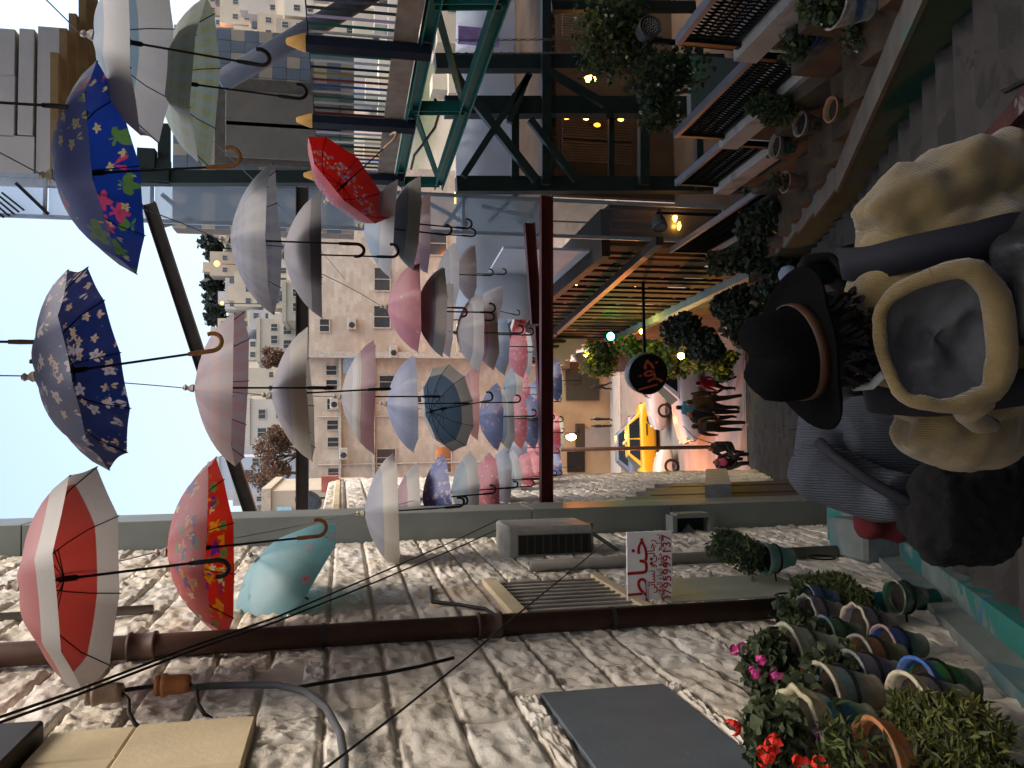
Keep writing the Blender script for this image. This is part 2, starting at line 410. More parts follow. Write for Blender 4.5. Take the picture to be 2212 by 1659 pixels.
q = MB(); q.tube([(WX+.05, 5.75, 5.2), (WX+.05, 5.80, 1.2)], .03, 10); o = q.build('grey_pipe', m_gpipe, org=V((WX, 5.7, 1.2)), smooth=True); tag(o, 'slim grey pipe behind the red and white umbrella on the wall', 'pipe')
m_cable = mat('black_cable', '0f0f10', .5, var=.1)
def cable(px, X, r, label, name='cable', sag=0):
    pts = [aX(a, b_, X) for a, b_ in px]; out = []
    for i in range(len(pts)-1):
        for t in range(4): out.append(pts[i].lerp(pts[i+1], t/4))
    out.append(pts[-1]); q = MB(); q.tube(out, r, 6)
    return tag(q.build(name, m_cable, smooth=True, org=out[0]), label, 'cable', 'cables on the left wall')
cable([(-60, 1570), (165, 1492), (400, 1402), (600, 1332), (800, 1247), (1000, 1160), (1150, 1087)], -1.05, .006, 'upper black cable of the pair slanting across the left stone wall')
cable([(-60, 1582), (165, 1502), (400, 1411), (600, 1342), (800, 1262), (1000, 1178), (1150, 1108)], -1.05, .006, 'lower black cable of the pair slanting across the left stone wall')
cable([(645, 1484), (740, 1468), (830, 1455), (905, 1440), (980, 1421)], WX+.06, .009, 'thick black cable from the vent to the brown drainpipe')
cable([(700, 1662), (860, 1540), (1010, 1420), (1090, 1350), (1200, 1260), (1310, 1170)], WX+.17, .005, 'thin black cable rising from the panel corner to the grey box')
cable([(930, 1268), (934, 1300), (990, 1306), (1050, 1316), (1095, 1345)], WX+.04, .013, 'bent grey-black conduit above the barred window')
cable([(200, 1500), (235, 1497), (300, 1486), (380, 1478)], WX+.12, .010, 'black cable strung between two clay insulators', )
q = MB(); pts = [aX(a, b_, WX+.07) for a, b_ in ((405, 1487), (450, 1482), (520, 1480), (600, 1480), (660, 1494), (705, 1530), (735, 1585), (744, 1640), (742, 1700))]
fine = []
for i in range(len(pts)-1):
    for t in range(3): fine.append(pts[i].lerp(pts[i+1], t/3))
q.tube(fine+[pts[-1]], .016, 10); tag(q.build('conduit', mat('grey_conduit', '5b5d60', .5), smooth=True, org=pts[-1]), 'grey flexible conduit looping down the left wall from the insulators', 'conduit')
for (a, b_), lab, c in (((235, 1497), 'grey-brown clay insulator on a hook, upper one by the drainpipe', '8b7763'), ((382, 1478), 'orange-brown clay insulator on a hook, lower one by the drainpipe', '9b6239')):
    P = aX(a, b_, WX+.13); t = thing('insulator', lab, 'insulator', P, 'cable insulators')
    q = MB(); q.lathe([(.0, -.055), (.035, -.055), (.042, -.03), (.042, .03), (.05, .045), (.05, .06), (.03, .062), (.045, .07), (.045, .085), (0, .09)], 14, Matrix.Translation(P)); q.build('body', mat('clay_'+c, c, .5, var=.2, scale=20), t, True)
    q = MB(); q.tube([P+V((0, 0, -.05)), P+V((-.02, -.05, -.09)), P+V((-.06, -.09, -.1)), P+V((-.1, -.11, -.13)), P+V((-.13, -.11, -.17))], .009, 6); q.build('hook', m_iron, t, True)

# ---------------- grey metal column and what hangs beside it
m_colm = mat('grey_green_metal', '7d837d', .5, .1, var=.12, scale=2)
cl = thing('metal_column', 'tall grey-green metal clad column at the end of the left stone wall', 'column', (-1.1, 9.1, gz(9)))
for k, (z0, z1) in enumerate(((5.5, 3.0), (2.99, 1.3), (1.29, -.35), (-.36, -2.0), (-2.01, -3.6), (-3.61, -6.4))):
    box('panel', m_colm, (WX-.02, 8.74, z1), (-.95, 9.4, z0), cl, .006)
box('seam_backing', m_dark, (WX, 8.76, -6.4), (-.97, 9.38, 5.5), cl)
sp = thing('speaker_box', 'square metal air vent box with white diamond grille on the grey column', 'vent', (-1.05, 8.5, -3.9))
P = aY(1495, 1155, 8.45); s_ = .42
b = MB(); fr = .05
for dx_, dz_, sx, sz in ((0, s_/2, s_, fr), (0, -s_/2, s_, fr), (s_/2, 0, fr, s_-fr), (-s_/2, 0, fr, s_-fr)): b.box(P+V((dx_, .06, dz_)), (sx, .2, sz))
b.build('frame', m_colm, sp); b = MB(); b.box(P+V((0, .12, 0)), (s_-fr, .02, s_-fr)); b.build('back', m_dark, sp)
b = MB(); b.lathe([(0.0, 0), (.10, 0), (.10, -.03), (0, -.05)], 4, Matrix.Translation(P+V((0, .08, 0))) @ Matrix.Rotation(R(90), 4, 'X')); b.build('diffuser', mat('pale_metal', '8b8a86', .5), sp)
ac = thing('air_conditioner', 'grey window air conditioner box mounted on the left wall above the tailor sign', 'air conditioner', (-1.0, 7.6, -2.3))
m_acm = mat('dirty_beige_metal', 'a6a49b', .6, var=.2, scale=6)
P0 = aY(1100, 1212, 7.3); P1 = aY(1285, 1135, 7.3)
b = MB(); b.box(((P0.x+P1.x)/2, 7.65, (P0.z+P1.z)/2), (P1.x-P0.x, .6, P0.z-P1.z), bev=.02); b.build('casing', m_acm, ac)
b = MB(); b.box((P0.x+.13, 7.335, (P0.z+P1.z)/2-.03), (.17, .03, (P0.z-P1.z)*.84)); b.build('grille', mat('ac_grille', '22241f', .5), ac)
for k in range(9):
    b = MB(); b.box((P0.x+.13, 7.318, P1.z+.05+k*.072), (.165, .008, .012)); b.build('louvre', mat('ac_louvre', '3a3c36', .5), ac)
b = MB(); b.beam((WX, 7.5, P1.z-.02), (P1.x, 7.5, P1.z-.02), .04, .04); b.beam((WX, 7.5, P1.z-.32), (P1.x-.1, 7.5, P1.z-.04), .035, .035); b.build('bracket', m_colm, ac)
# side entrance: low stone hut and metal shop front beneath the column
sf = thing('metal_storefront', 'dark grey metal shop front panels low on the left beyond the tailor sign', 'shop front', (-1.0, 10, gz(10)))
m_sf = mat('shop_metal', '4c504e', .5, .2, var=.25, scale=2)
for k in range(5):
    y0 = 9.45+k*.62; box('metal_panel', m_sf, (WX-.02, y0, gz(y0)-.6), (-1.02-.01*(k % 2), y0+.6, -3.35-.38*k), sf, .008)
b = MB(); b.prism([V((-1.02, 9.5, -4.35)), V((-1.02, 12.5, -5.75)), V((-1.02, 12.5, -6.1)), V((-1.02, 9.5, -4.7))], (.22, 0, 0)); b.build('sloping_hood', mat('pale_hood', '8f9392', .5), sf)

# ---------------- wall B: lower stone house beyond the column
hb = thing('lower_stone_house', 'lower stone house beyond the grey column with flat parapet roof', 'house', (WX-2, 14, gz(14)))
box('wall_core', m_mortar, (-7, 9.42, -12), (WX-.03, 18.4, .02), hb)
z = -10.6; row = 0
while z < .05:
    h = .34; y = 9.42+(row % 2)*.3
    while y < 18.3:
        L = random.choice((.55, .7, .85)); y1 = min(y+L, 18.4)
        if z+h > gz(y)+.1 and (y > 12.4 or z > -5.2):
            o = link('stone_block', random.choice(BV), hb, V((WX, (y+y1)/2, z+h/2))-hb.location); o.scale = (1.3, y1-y-.02, h-.02)
        y = y1
    z += h; row += 1
box('parapet_cap', m_smooth, (-1.9, 9.43, .03), (WX+.06, 18.42, .13), hb, .01)
ds = thing('satellite_dish', 'dark grey satellite dish on the lower roof beside the column', 'satellite dish', aY(668, 1080, 16.5)+V((0, 0, -.5)))
C = aY(668, 1078, 16.5); prof = [(0, 0)]+[(r_*.26/4, (r_/4)**2*.06) for r_ in range(1, 5)]+[(.26, .066), (.0, .004)]
b = MB(); b.lathe(prof, 24, Matrix.Translation(C) @ Matrix.Rotation(R(-35), 4, 'Z') @ Matrix.Rotation(R(78), 4, 'X')); b.build('dish', mat('dish_grey', '4a5058', .5, .3), ds, True)
b = MB(); b.tube([C+V((0, .05, 0)), C+V((0, .15, -.15)), (C.x, C.y+.15, .1)], .02, 6); b.tube([C+V((0, 0, -.24)), C+V((-.12, -.3, -.12))], .008, 6); b.build('mast', m_iron, ds)
wt = box('water_tank', mat('tank_orange', 'a8655a', .6), C+V((.02, 1.2, -.55)), C+V((.35, 1.7, -.2))); tag(wt, 'small reddish tank just beneath the satellite dish', 'tank')

# ================================================================ RIGHT SIDE
m_conc = mat('pale_concrete', 'a5a49c', .85, var=.14, scale=2.5, bmp=.15, dirt=('7d7f80', 1.6, .55, .1))
m_rwall = mat('brown_stone_wall', '4c4538', .9, var=.3, scale=2.5, bmp=.5, bscale=9, dirt=('4a4336', 3, .58, .1))
m_lat = mat('black_lattice', '191a1b', .5, .3, var=.2)
m_rail = mat('grey_rail_paint', '6b717a', .5, .1, var=.12)
def rp(Y, z, off=0.0): return V((rX(Y)+off, Y, z))
E_ = {k: aR(*q) for k, q in dict(T0=(1595, 100), T1=(1561, 297), T2=(1548, 400), T3=(1530, 545)).items()}
T4f, T4n = aR(1230, 775), aR(1680, 560); z4 = (T4f.z+T4n.z)/2
TER = [('T0', E_['T0'].y, 4.6, E_['T0'].z, 'nearest'), ('T1', E_['T1'].y, E_['T0'].y+.12, E_['T1'].z, 'second'), ('T2', E_['T2'].y, E_['T1'].y+.12, E_['T2'].z, 'third'), ('T3', E_['T3'].y, E_['T2'].y+.12, E_['T3'].z, 'fourth'), ('T4', T4f.y, T4n.y-.4, z4, 'long farthest')]
for nm, yf, yn, z, word in TER:
    t = thing('terrace_wall', word+' level terrace wall with pale concrete coping right of the stairs', 'wall', rp(yf, gz(yf)), 'stepped terrace walls')
    b = MB(); b.prism([rp(yf, gz(yf)-.5), rp(yn, gz(yf)-.5), rp(yn, z-.24), rp(yf, z-.24)], (.5, 0, 0)); b.build('wall_body', m_rwall, t)
    b = MB(); b.prism([rp(yf+.10, z-.24, -.10), rp(yn, z-.24, -.10), rp(yn, z, -.10), rp(yf+.10, z, -.10)], (.42, 0, 0)); b.build('coping', m_conc, t)
    if nm == 'T4': continue
    r = thing('railing', word+' black lattice railing with grey top rail on the terrace wall', 'railing', rp(yf, z), 'lattice railings on the terrace walls')
    h = {'T0': .62, 'T1': .62, 'T2': .62, 'T3': .78}[nm]
    b = MB(); b.beam(rp(yf, z+h), rp(yn, z+h), .09, .055); b.build('top_rail', m_rail, r)
    b = MB(); b.beam(rp(yf, z+.05), rp(yn, z+.05), .03, .03); b.build('bottom_rail', m_lat, r)
    for ye in (yf-.03, yn+.03):
        b = MB(); b.beam(rp(ye, z-.02), rp(ye, z+h), .07, .07, V((0, 1, 0))); b.build('post', m_lat, r)
    b = MB(); L = abs(yf-yn); n = int(L/.055)
    for k in range(n):
        yk = min(yf, yn)+(k+.5)*L/n; pts = []
        for s in range(9): pts.append(rp(yk+.016*math.sin(s*PI+k*PI), z+.06+(h-.09)*s/8, .006*math.cos(s*PI)))
        b.tube(pts, .0125, 4)
    for s in range(7):
        zz = z+.1+(h-.16)*s/6; b.beam(rp(yf, zz, .012), rp(yn, zz, .012), .006, .022)
    b.build('lattice', m_lat, r)
# ledges for pots between the painted kerb and the terrace walls
m_soil = mat('ledge_boards', '4a3d2d', .9, var=.35, scale=3, bmp=.3, dirt=('30281e', 2, .55, .1))
led = thing('planter_ledges', 'stepped brown stone ledges holding plant pots beneath the terrace walls', 'ledge', (3, 6, gz(6)))
y = 3.2; k = 0
while y < 15:
    z = gz(y+.8)+.55; b = MB(); b.prism([V((KX+.26, y, gz(y)-1.2)), V((KX+.26, y+.8, gz(y)-1.2)), V((KX+.26, y+.8, z)), V((KX+.26, y, z))], (.62, 0, 0)); b.build('ledge', m_soil, led)
    b = MB(); b.prism([V((KX+.88, y, gz(y)-1.2)), rp(y, gz(y)-1.2, 0)+V((0, 0, 0)), rp(y, z+.42), V((KX+.88, y, z+.42))], (0, .8, 0)); b.build('back_ledge', m_rwall, led)
    y += .8; k += 1
# painted kerb wall between stairs and ledges
kb = thing('kerb_wall', 'low green and teal painted kerb wall edging the right of the stairs', 'kerb wall', (KX, 5, gz(5)))
m_green = paintmat('green_kerb_paint', '1d4a3c', [('164536', 1.2, .5), ('1d4456', 1.0, .62), ('344a33', 2., .64), ('6a6f67', 3.0, .72)])
m_ktop = paintmat('kerb_top_grey', '5c5c55', [('4a665e', 1.6, .58), ('425c56', 2.4, .64)])
y = 2.0
while y < 14:
    x = KX+(.5*max(0, (y-7.2))**1.0*.12 if y > 7.2 else 0)
    b = MB(); b.prism([V((x, y, gz(y)-.4)), V((x, y+1.2, gz(y+1.2)-.4)), V((x, y+1.2, gz(y+1.2)+.36)), V((x, y, gz(y)+.36))], (.25, 0, 0)); b.build('kerb_face', m_green, kb)
    b = MB(); b.prism([V((x-.01, y, gz(y)+.362)), V((x-.01, y+1.2, gz(y+1.2)+.362)), V((x-.01, y+1.2, gz(y+1.2)+.40)), V((x-.01, y, gz(y)+.40))], (.27, 0, 0)); b.build('kerb_cap', m_ktop, kb)
    y += 1.2
# worn red handrail in the foreground
hr = thing('handrail', 'worn dark red metal handrail at the right bottom beside the khaki jacket', 'handrail', (.72, 1.6, gz(1.6)))
m_redr = mat('worn_red_paint', '3d1a17', .5, .2, var=.35, scale=18, dirt=('6a6664', 24, .56, .05), bmp=.15)
P0, P1 = V((.735, .5, -1.02)), V((.70, 2.35, -1.92))
b = MB(); b.beam(P0, P1, .05, .06); b.build('top_rail', m_redr, hr)
b = MB(); b.beam(P0-V((0, 0, .28)), P1-V((0, 0, .28)), .035, .035); b.build('lower_rail', m_redr, hr)
for f in (.12, .55, .97):
    p = P0.lerp(P1, f); b = MB(); b.beam((p.x, p.y, gz(p.y)-.1), p-V((0, 0, .03)), .04, .04, V((0, 1, 0))); b.build('post', m_redr, hr)

# ---------------- teal bridge / balcony
m_tealb = mat('teal_steel', '12665f', .45, .1, var=.2, scale=4, dirt=('0d4440', 2.4, .6, .15), bmp=.05)
br = thing('teal_balcony_girder', 'teal painted steel lattice girder carrying the timber balcony on the right', 'girder', aR(948, 400))
def gl_(dx0, dx1, off=0., ext=1.35):
    a, c = aR(dx0, 400, off), aR(dx1, 0, off); d = c-a; return a, a+d*ext
for off, suffix in ((0., ''), (.95, 'inner ')):
    a0, a1 = gl_(872, 929, off); b0, b1 = gl_(950, 1080, off)
    a0.z = a1.z = (a0.z+a1.z)/2; b0.z = b1.z = (b0.z+b1.z)/2
    b = MB(); b.ibeam(a0, a1, .16, .12); b.build('top_chord', m_tealb, br)
    b = MB(); b.ibeam(b0, b1, .16, .12); b.build('bottom_chord', m_tealb, br)
    for f in (.02, .40, .74, .98):
        p, q = b0.lerp(b1, f), a0.lerp(a1, f); b = MB(); b.ibeam(p, q, .12, .12, .012, V((0, 1, 0))); b.build('vertical', m_tealb, br)
    if off:
        for f0, f1 in ((.02, .40), (.40, .74), (.74, .98)):
            b = MB(); b.beam(b0.lerp(b1, f0), a0.lerp(a1, f1), .07, .07); b.build('diagonal', m_tealb, br)
for f in (.02, .40, .74, .98):
    a0, a1 = gl_(950, 1080, 0); c0, c1 = gl_(950, 1080, .95); zz = (a0.z+a1.z)/2
    p, q = a0.lerp(a1, f), c0.lerp(c1, f); p.z = q.z = zz; b = MB(); b.beam(p, q, .08, .08); b.build('cross_member', m_tealb, br)
bal = thing('timber_balcony', 'weathered timber balcony deck on the teal girder with coloured railing bars', 'balcony', aR(866, 400))
m_wood = mat('weathered_wood', '86796a', .85, var=.25, scale=6, bmp=.2)
zd = (aR(866, 400).z+aR(923, 0).z)/2; yA, yB = aR(866, 400).y+.1, 4.9
for k in range(9):
    b = MB(); b.box((rX(9)+.10+k*.13, (yA+yB)/2, zd+.10), (.12, yA-yB, .04)); b.build('deck_board', m_wood, bal)
b = MB(); b.beam(rp(yA, zd+.19, -.02), rp(yB, zd+.19, -.02), .05, .22); b.build('fascia', m_wood, bal)
zt = zd+.19+.88
b = MB(); b.beam(rp(yA, zt, -.02), rp(yB, zt, -.02), .012, .012); b.build('top_wire', m_blackm, bal)
barc = ['7f6a3a', '151515', 'a9b0ae', '14524a', 'b0a8c4', '2c3a3e', '4c5157', '1c57b0', '6e2023', '857436', '151515', 'c3cbc9', '1a5a4c', 'b7b3d0', '3c4248', '4c5157', '1b3c78', '5e2226', '171717', '9aa09e', '1c5148', '8f9aa0', '2c4a80', '6a2626', '87783c', '161616', 'b8c0be', '1a5a4c']
for k, c in enumerate(barc*2):
    yk = yA-.12-k*.135
    if yk < yB: break
    b = MB(); b.tube([rp(yk, zd+.25, -.02), rp(yk, zt, -.02)], .014, 8); b.build('railing_bar', mat('bar_'+c, c, .4, var=.08), bal)
for dyp, in ((105,), (270,), (386,)):
    Y = aR(760, dyp, -.12).y; p = rp(Y, 0, -.10)
    t = thing('pencil_post', {105: 'dark blue pencil-shaped post with yellow tip near the picture edge', 270: 'dark blue pencil-shaped post with yellow tip in the middle of the railing', 386: 'pencil-shaped post with yellow tip behind the tipped red umbrella'}[dyp], 'post', V((p.x, Y, zd)), 'pencil posts on the balcony')
    b = MB(); b.tube([(p.x, Y, zd-.05), (p.x, Y, zt+.02)], .085, 6); b.build('body', mat('pencil_navy', '161e2e', .4, var=.15), t)
    b = MB(); b.lathe([(.086, zt+.02), (.08, zt+.05), (.03, zt+.19), (0, zt+.2)], 10, Matrix.Translation((p.x, Y, 0))); b.build('tip', mat('pencil_yellow', 'c08f45', .6), t, True)
q = MB(); q.tube([aR(800+x_, y_, .4) for x_, y_ in ((140, 215), (150, 240), (140, 275), (115, 310), (95, 335), (88, 365))], .018, 8)
tag(q.build('cable', m_cable, smooth=True), 'black hose hanging inside the teal girder', 'cable')

# ---------------- steel and glass pavilion
YP = 14.3
m_pst = mat('dark_green_steel', '24302e', .5, .2, var=.2, scale=3)
pv = thing('steel_pavilion', 'dark steel framed pavilion with cross bracing behind the teal girder', 'pavilion', aY(1850, 400, YP))
def bar(px0, px1, wpx, name, dy_=.0, m=None, par=None):
    a, c = aY(*px0, YP+dy_), aY(*px1, YP+dy_); wd = wpx*YP/FPX; b = MB(); b.beam(a, c, wd, wd*.9, V((0, 1, 0))); b.build(name, m or m_pst, par or pv)
for dyp, w_, x0, x1 in ((137, 34, 940, 1560), (232, 40, 960, 1620), (400, 34, 985, 1860), (15, 22, 1190, 1500)): bar((x0, dyp), (x1, dyp), w_, 'column', .0)
for xp, w_, y0, y1, d in ((1179, 20, -30, 400, -.2), (1112, 17, 205, 385, -.15), (1320, 13, 240, 390, .2), (1390, 22, -20, 400, -.2), (1510, 16, 100, 415, -.2)): bar((xp, y0), (xp, y1), w_, 'beam', d)
for p0, p1, w_ in (((1028, 223), (1158, 390), 18), ((1001, 381), (1144, 160), 14), ((1192, 158), (1305, 225), 16), ((1145, 258), (1245, 390), 15), ((975, 140), (1010, 205), 15), ((1100, 265), (1140, 165), 14)): bar(p0, p1, w_, 'brace', -.35)
m_canvas = mat('white_canvas', 'b9c3cc', .8, var=.05, scale=1.5)
b = MB(); n = 26; vs = []
for i in range(n+1):
    dyp = 690-i*29
    for xp in (985, 1050, 1120, 1184-8*math.sin(i*.55)):
        vs.append(aY(xp, dyp, 17.2+.12*math.sin(i*.9+xp*.02)))
b.add(vs, [(i*4+j, i*4+j+1, i*4+j+5, i*4+j+4) for i in range(n) for j in range(3)])
o = b.build('canvas_screen', m_canvas, smooth=True, org=aY(1184, 300, 17.2)); sd = o.modifiers.new('thick', 'SOLIDIFY'); sd.thickness = .02
tag(o, 'large white canvas screen hanging behind the pavilion braces', 'canvas')
cur = box('curtain', mat('lilac_cloth', '9a86b4', .85), aY(990, 88, 16.6), aY(1075, 70, 16.75)); tag(cur, 'lilac strip of cloth hanging behind the teal girder', 'curtain')
# pavilion room: back wall, slatted ceiling, shelves
m_intw = mat('dim_brown_wall', '57483a', .9, var=.3, scale=1.2); m_cwood = mat('corrugated_brown', '6b5a48', .7, var=.25, scale=3)
rm = thing('pavilion_room', 'dim timber lined restaurant room behind the steel frame', 'room', aY(1700, 200, 17))
a, c = aY(1190, 420, 18.6), aY(1800, -60, 18.6); box('back_wall', m_intw, (a.x, 18.6, c.z), (c.x, 18.8, a.z), rm)
a = aY(1195, 410, 14.8); c = aY(1195, -60, 18.5)
for k in range(26):
    x = a.x+k*.19; box('ceiling_slat', m_cwood, (x, 14.6, a.z-.02), (x+.15, 18.55, a.z+.05), rm)
box('roof_deck', m_intw, (a.x-.1, 14.5, a.z+.08), (a.x+5.2, 18.6, a.z+.2), rm)
a, c = aY(1640, 415, 14.5), aY(1640, -60, 18.6); box('floor', m_intw, (a.x, 14.45, a.z-.15), (c.x, 18.6, a.z), rm)
for dyp in (20, 75, 300, 345):
    p, q = aY(1215, dyp, 17.9), aY(1365, dyp-8, 17.9); b = MB()
    for k in range(9): b.beam((p.x+k*.06, 17.9, q.z), (p.x+k*.06, 17.9, p.z), .028, .03, V((0, 1, 0)))
    b.build('slat_screen', m_cwood, rm)
def bulb(dx, dy, Y, r, col, k, watts, label, name='hanging_bulb', tall=1.6):
    P = aY(dx, dy, Y); t = thing(name, label, 'lamp', P, 'warm bulbs')
    b = MB(); b.lathe([(0, -r*tall), (r*.7, -r*tall*.7), (r, 0), (r*.7, r*tall*.6), (r*.3, r*tall), (0, r*tall)], 10, Matrix.Translation(P)); b.build('glass', emit('glow_'+col+str(k), col, k), t, True)
    b = MB(); b.tube([P+V((0, 0, r*tall)), P+V((0, 0, r*tall+.14))], r*.28, 6); b.build('socket', m_blackm, t)
    if watts: lamp(t, P-V((0, .12, 0)), col, watts, r)
    return t
bulb(1275, 171, 15.2, .075, 'ffb347', 14, 3, 'glowing bulb hanging under the pavilion ceiling')
bulb(1223, 253, 16.0, .05, 'ff9a3c', 8, 0, 'small orange lamp seen behind the pavilion column, upper')
bulb(1266, 256, 16.0, .035, 'ffd08a', 6, 0, 'small pale lamp seen behind the pavilion column, middle')
bulb(1341, 258, 16.0, .04, 'ff8a3c', 6, 0, 'small orange lamp seen behind the pavilion column, lower')
bulb(1290, 270, 17.4, .05, 'c9791f', 3, 0, 'dim amber lamp at the back of the pavilion room')
# glass screen left of the frame
gt = thing('glass_tower', 'tall pale glass screen wall rising left of the steel pavilion', 'glass wall', aY(1190, 450, 14.2))
m_gl = glass('bluish_glass', 'b4c6d2', .42, .15); m_gl2 = glass('dark_glass', '57646a', .38, .1); m_alu = mat('pale_mullion', '8f9aa2', .4, .3, var=.1)
for k, (x0, x1) in enumerate(((-60, 100), (102, 330), (332, 560), (562, 790), (792, 1000), (1002, 1185), (1187, 1560))):
    a, c = aY(x0, 492, 14.2), aY(x1, 408, 14.2); wl_ = min(a.x, c.x); cx = aY(650, 492, 14.2).x; dx2 = aY(650, 408, 14.2).x
    b = MB(); b.box(((cx+dx2)/2, 14.2, (a.z+c.z)/2), (dx2-cx-.03, .02, abs(a.z-c.z)-.03)); b.build('pane', m_gl if k < 6 else m_gl2, gt)
    b = MB(); b.beam((cx, 14.16, c.z), (dx2, 14.16, c.z), .05, .05); b.build('transom', m_alu, gt)
for dyp in (409, 491):
    X = aY(650, dyp, 14.2).x; b = MB(); b.beam((X, 14.14, aY(1560, dyp, 14.2).z), (X, 14.14, aY(-60, dyp, 14.2).z), .06, .05, V((0, 1, 0))); b.build('mullion', m_alu, gt)
for k in range(5):
    a, c = aY(8+k*11, 470-k*4, 14.1), aY(-40+k*11, 428-k*3, 14.1); b = MB(); b.beam(a, c, .03, .03); b.build('louvre', m_blackm, gt)
a, c = aY(104, 462, 14.1), aY(35, 396, 14.1); b = MB(); b.beam(a, c, .06, .05); b.build('louvre', m_blackm, gt)
for p0, p1 in (((350, 420), (420, 480)), ((420, 470), (340, 490)), ((900, 425), (1010, 485)), ((1010, 420), (960, 490)), ((1040, 445), (1150, 470)), ((1055, 480), (1120, 415))):
    bar(p0, p1, 9, 'inner_brace', .5, mat('inner_steel', '6b7674', .5), gt)
sgn = box('lit_window', emit('amber_window', 'ffb44a', 5), aY(983, 437, 17.8), aY(1016, 419, 17.9)); tag(sgn, 'bright amber lit window seen through the glass screen', 'lamp')

# ---------------- crossing beams over the alley
m_rust = mat('red_oxide_steel', '57201c', .55, .2, var=.2, scale=3); m_bbeam = mat('brown_grey_steel', '3f3a34', .55, .2, var=.25, scale=3)
YB = 12.05
def xbeam(p0, p1, hpx, m, label, Y0=YB, Y1=YB):
    a, c = aY(*p0, Y0), aY(*p1, Y1); b = MB(); b.ibeam(a, c, .14, hpx*YB/FPX, .014); return tag(b.build('crossing_beam', m, org=a), label, 'beam', 'steel beams across the alley')
xbeam((1180, 1094), (1180, 424), 27, m_rust, 'near red oxide steel beam crossing the alley at mid height')
xbeam((1158, 700), (1143, 482), 26, m_rust, 'second red oxide steel beam just behind the first', 13.6, 13.6)
xbeam((1176, 1000), (1160, 705), 14, m_rust, 'thin red steel tie running under the umbrellas to the first beam', 12.9, 13.4)
xbeam((653, 1138), (653, 405), 26, m_bbeam, 'horizontal brown-grey steel beam crossing the alley high above')
xbeam((548, 1128), (322, 440), 26, m_bbeam, 'sloping brown-grey steel beam crossing the sky', 12.2, 12.2)
b = MB(); b.beam(aY(300, 385, 13.3), aY(690, 385, 13.3), .2, .2, V((0, 1, 0))); b.beam(aY(355, 270, 13.3), aY(355, 400, 13.3), .16, .16)
b.box(aY(318, 345, 13.2), (.3, .2, .25)); b.box(aY(345, 370, 13.25), (.35, .2, .3)); tag(b.build('roof_post', m_pst), 'dark steel roof post and floodlight boxes at the end of the striped wall', 'post')
q = MB(); q.tube([aY(475, 178, 12.4), aY(820, -25, 12.4)], .15, 16); tag(q.build('diagonal_pipe', mat('grey_blue_pipe', '62666f', .5, var=.1), smooth=True, org=aY(475, 178, 12.4)), 'thick grey-blue pipe sloping above the balcony railing', 'pipe')

# ---------------- striped wall and grey door
sw = thing('striped_wall', 'house wall clad in beige and blue-grey chequered panels on the right', 'wall', aY(690, 300, 17))
YS = 17.; A0, A1 = aY(372, 492, YS), aY(700, 80, YS)
box('backing', mat('striped_backing', '77736a', .9), (A0.x, YS+.03, A1.z-.6), (A1.x, YS+.5, A0.z), sw)
m_bei = mat('beige_panel', 'c4b7a2', .85, var=.12, scale=2); m_blg = mat('blue_grey_panel', '7f8b96', .85, var=.12, scale=2)
nx, nz = 17, 13; pw, ph = (A1.x-A0.x)/nx, (A0.z-A1.z+.6)/nz; tm = {}
for m in (m_bei, m_blg): b = MB(); b.box((0, 0, 0), (pw-.008, .05, ph-.008)); tm[m] = b.mesh('tile', m)
for i in range(nx):
    for j in range(nz):
        col = m_bei if (j % 2 == 0 and i % 2 == 0) or (j % 4 == 2) and i % 3 else m_blg
        link('wall_panel', tm[col], sw, V((A0.x+(i+.5)*pw, YS, A0.z-(j+.5)*ph))-sw.location)
gd = thing('grey_door', 'large plain grey metal door panel standing in front of the striped wall', 'door', aY(690, 260, 16.6))
m_gd = mat('grey_beige_metal', '807a6e', .6, var=.1, scale=2)
a, c = aY(462, 352, 16.6), aY(700, 180, 16.6); box('frame', mat('grey_frame', '655f55', .6), (a.x, 16.6, c.z-.3), (c.x, 16.7, a.z), gd, .01)
a, c = aY(487, 338, 16.55), aY(700, 272, 16.55); box('leaf', m_gd, (a.x, 16.54, c.z-.3), (c.x-.01, 16.595, a.z), gd, .008)
a, c = aY(487, 270, 16.55), aY(700, 208, 16.55); box('leaf', m_gd, (a.x, 16.54, c.z-.3), (c.x, 16.595, a.z), gd, .008)
# ---------------- white clad house and timber slats, top right
wh = thing('white_clad_house', 'white panelled house front at the top right behind the timber slats', 'house', aY(130, 300, 16))
m_wp = mat('white_cladding', 'a9a39b', .8, var=.06, scale=1.5)
for (x0, x1, y0, y1) in ((-70, 34, 62, 160), (-70, 34, 162, 292), (-70, 76, 294, 394), (36, 76, 62, 292), (-70, 8, 20, 60)):
    if x0 == -70 and y0 == 20: continue
    a, c = aY(x0, y1, 16.), aY(x1, y0, 16.); box('cladding_panel', m_wp, (a.x+.01, 16, c.z+.01), (c.x-.01, 16.2, a.z-.01), wh, .008)
a, c = aY(78, 394, 16.05), aY(135, 62, 16.05); box('cladding_panel', m_wp, (a.x, 16.02, c.z), (c.x, 16.25, a.z), wh)
box('backing', m_dark, (aY(0, 392, 16.1).x, 16.26, aY(130, 300, 16).z), (aY(0, 66, 16.1).x, 16.4, aY(-60, 300, 16).z), wh)
box('side_shade_block', m_wp, (9.0, -8.0, -6.0), (14.0, 15.9, 13.0), wh)  # unseen tall mass, added to shade the left wall and the steps
box('uphill_shade_block', m_wp, (3.4, -9.5, -3.0), (8.98, 1.8, 8.0), wh)  # unseen mass added uphill to cut the sky light from behind
pg = thing('timber_pergola', 'stack of tan timber pergola slats under the white house front', 'pergola', aY(205, 250, 13.5))
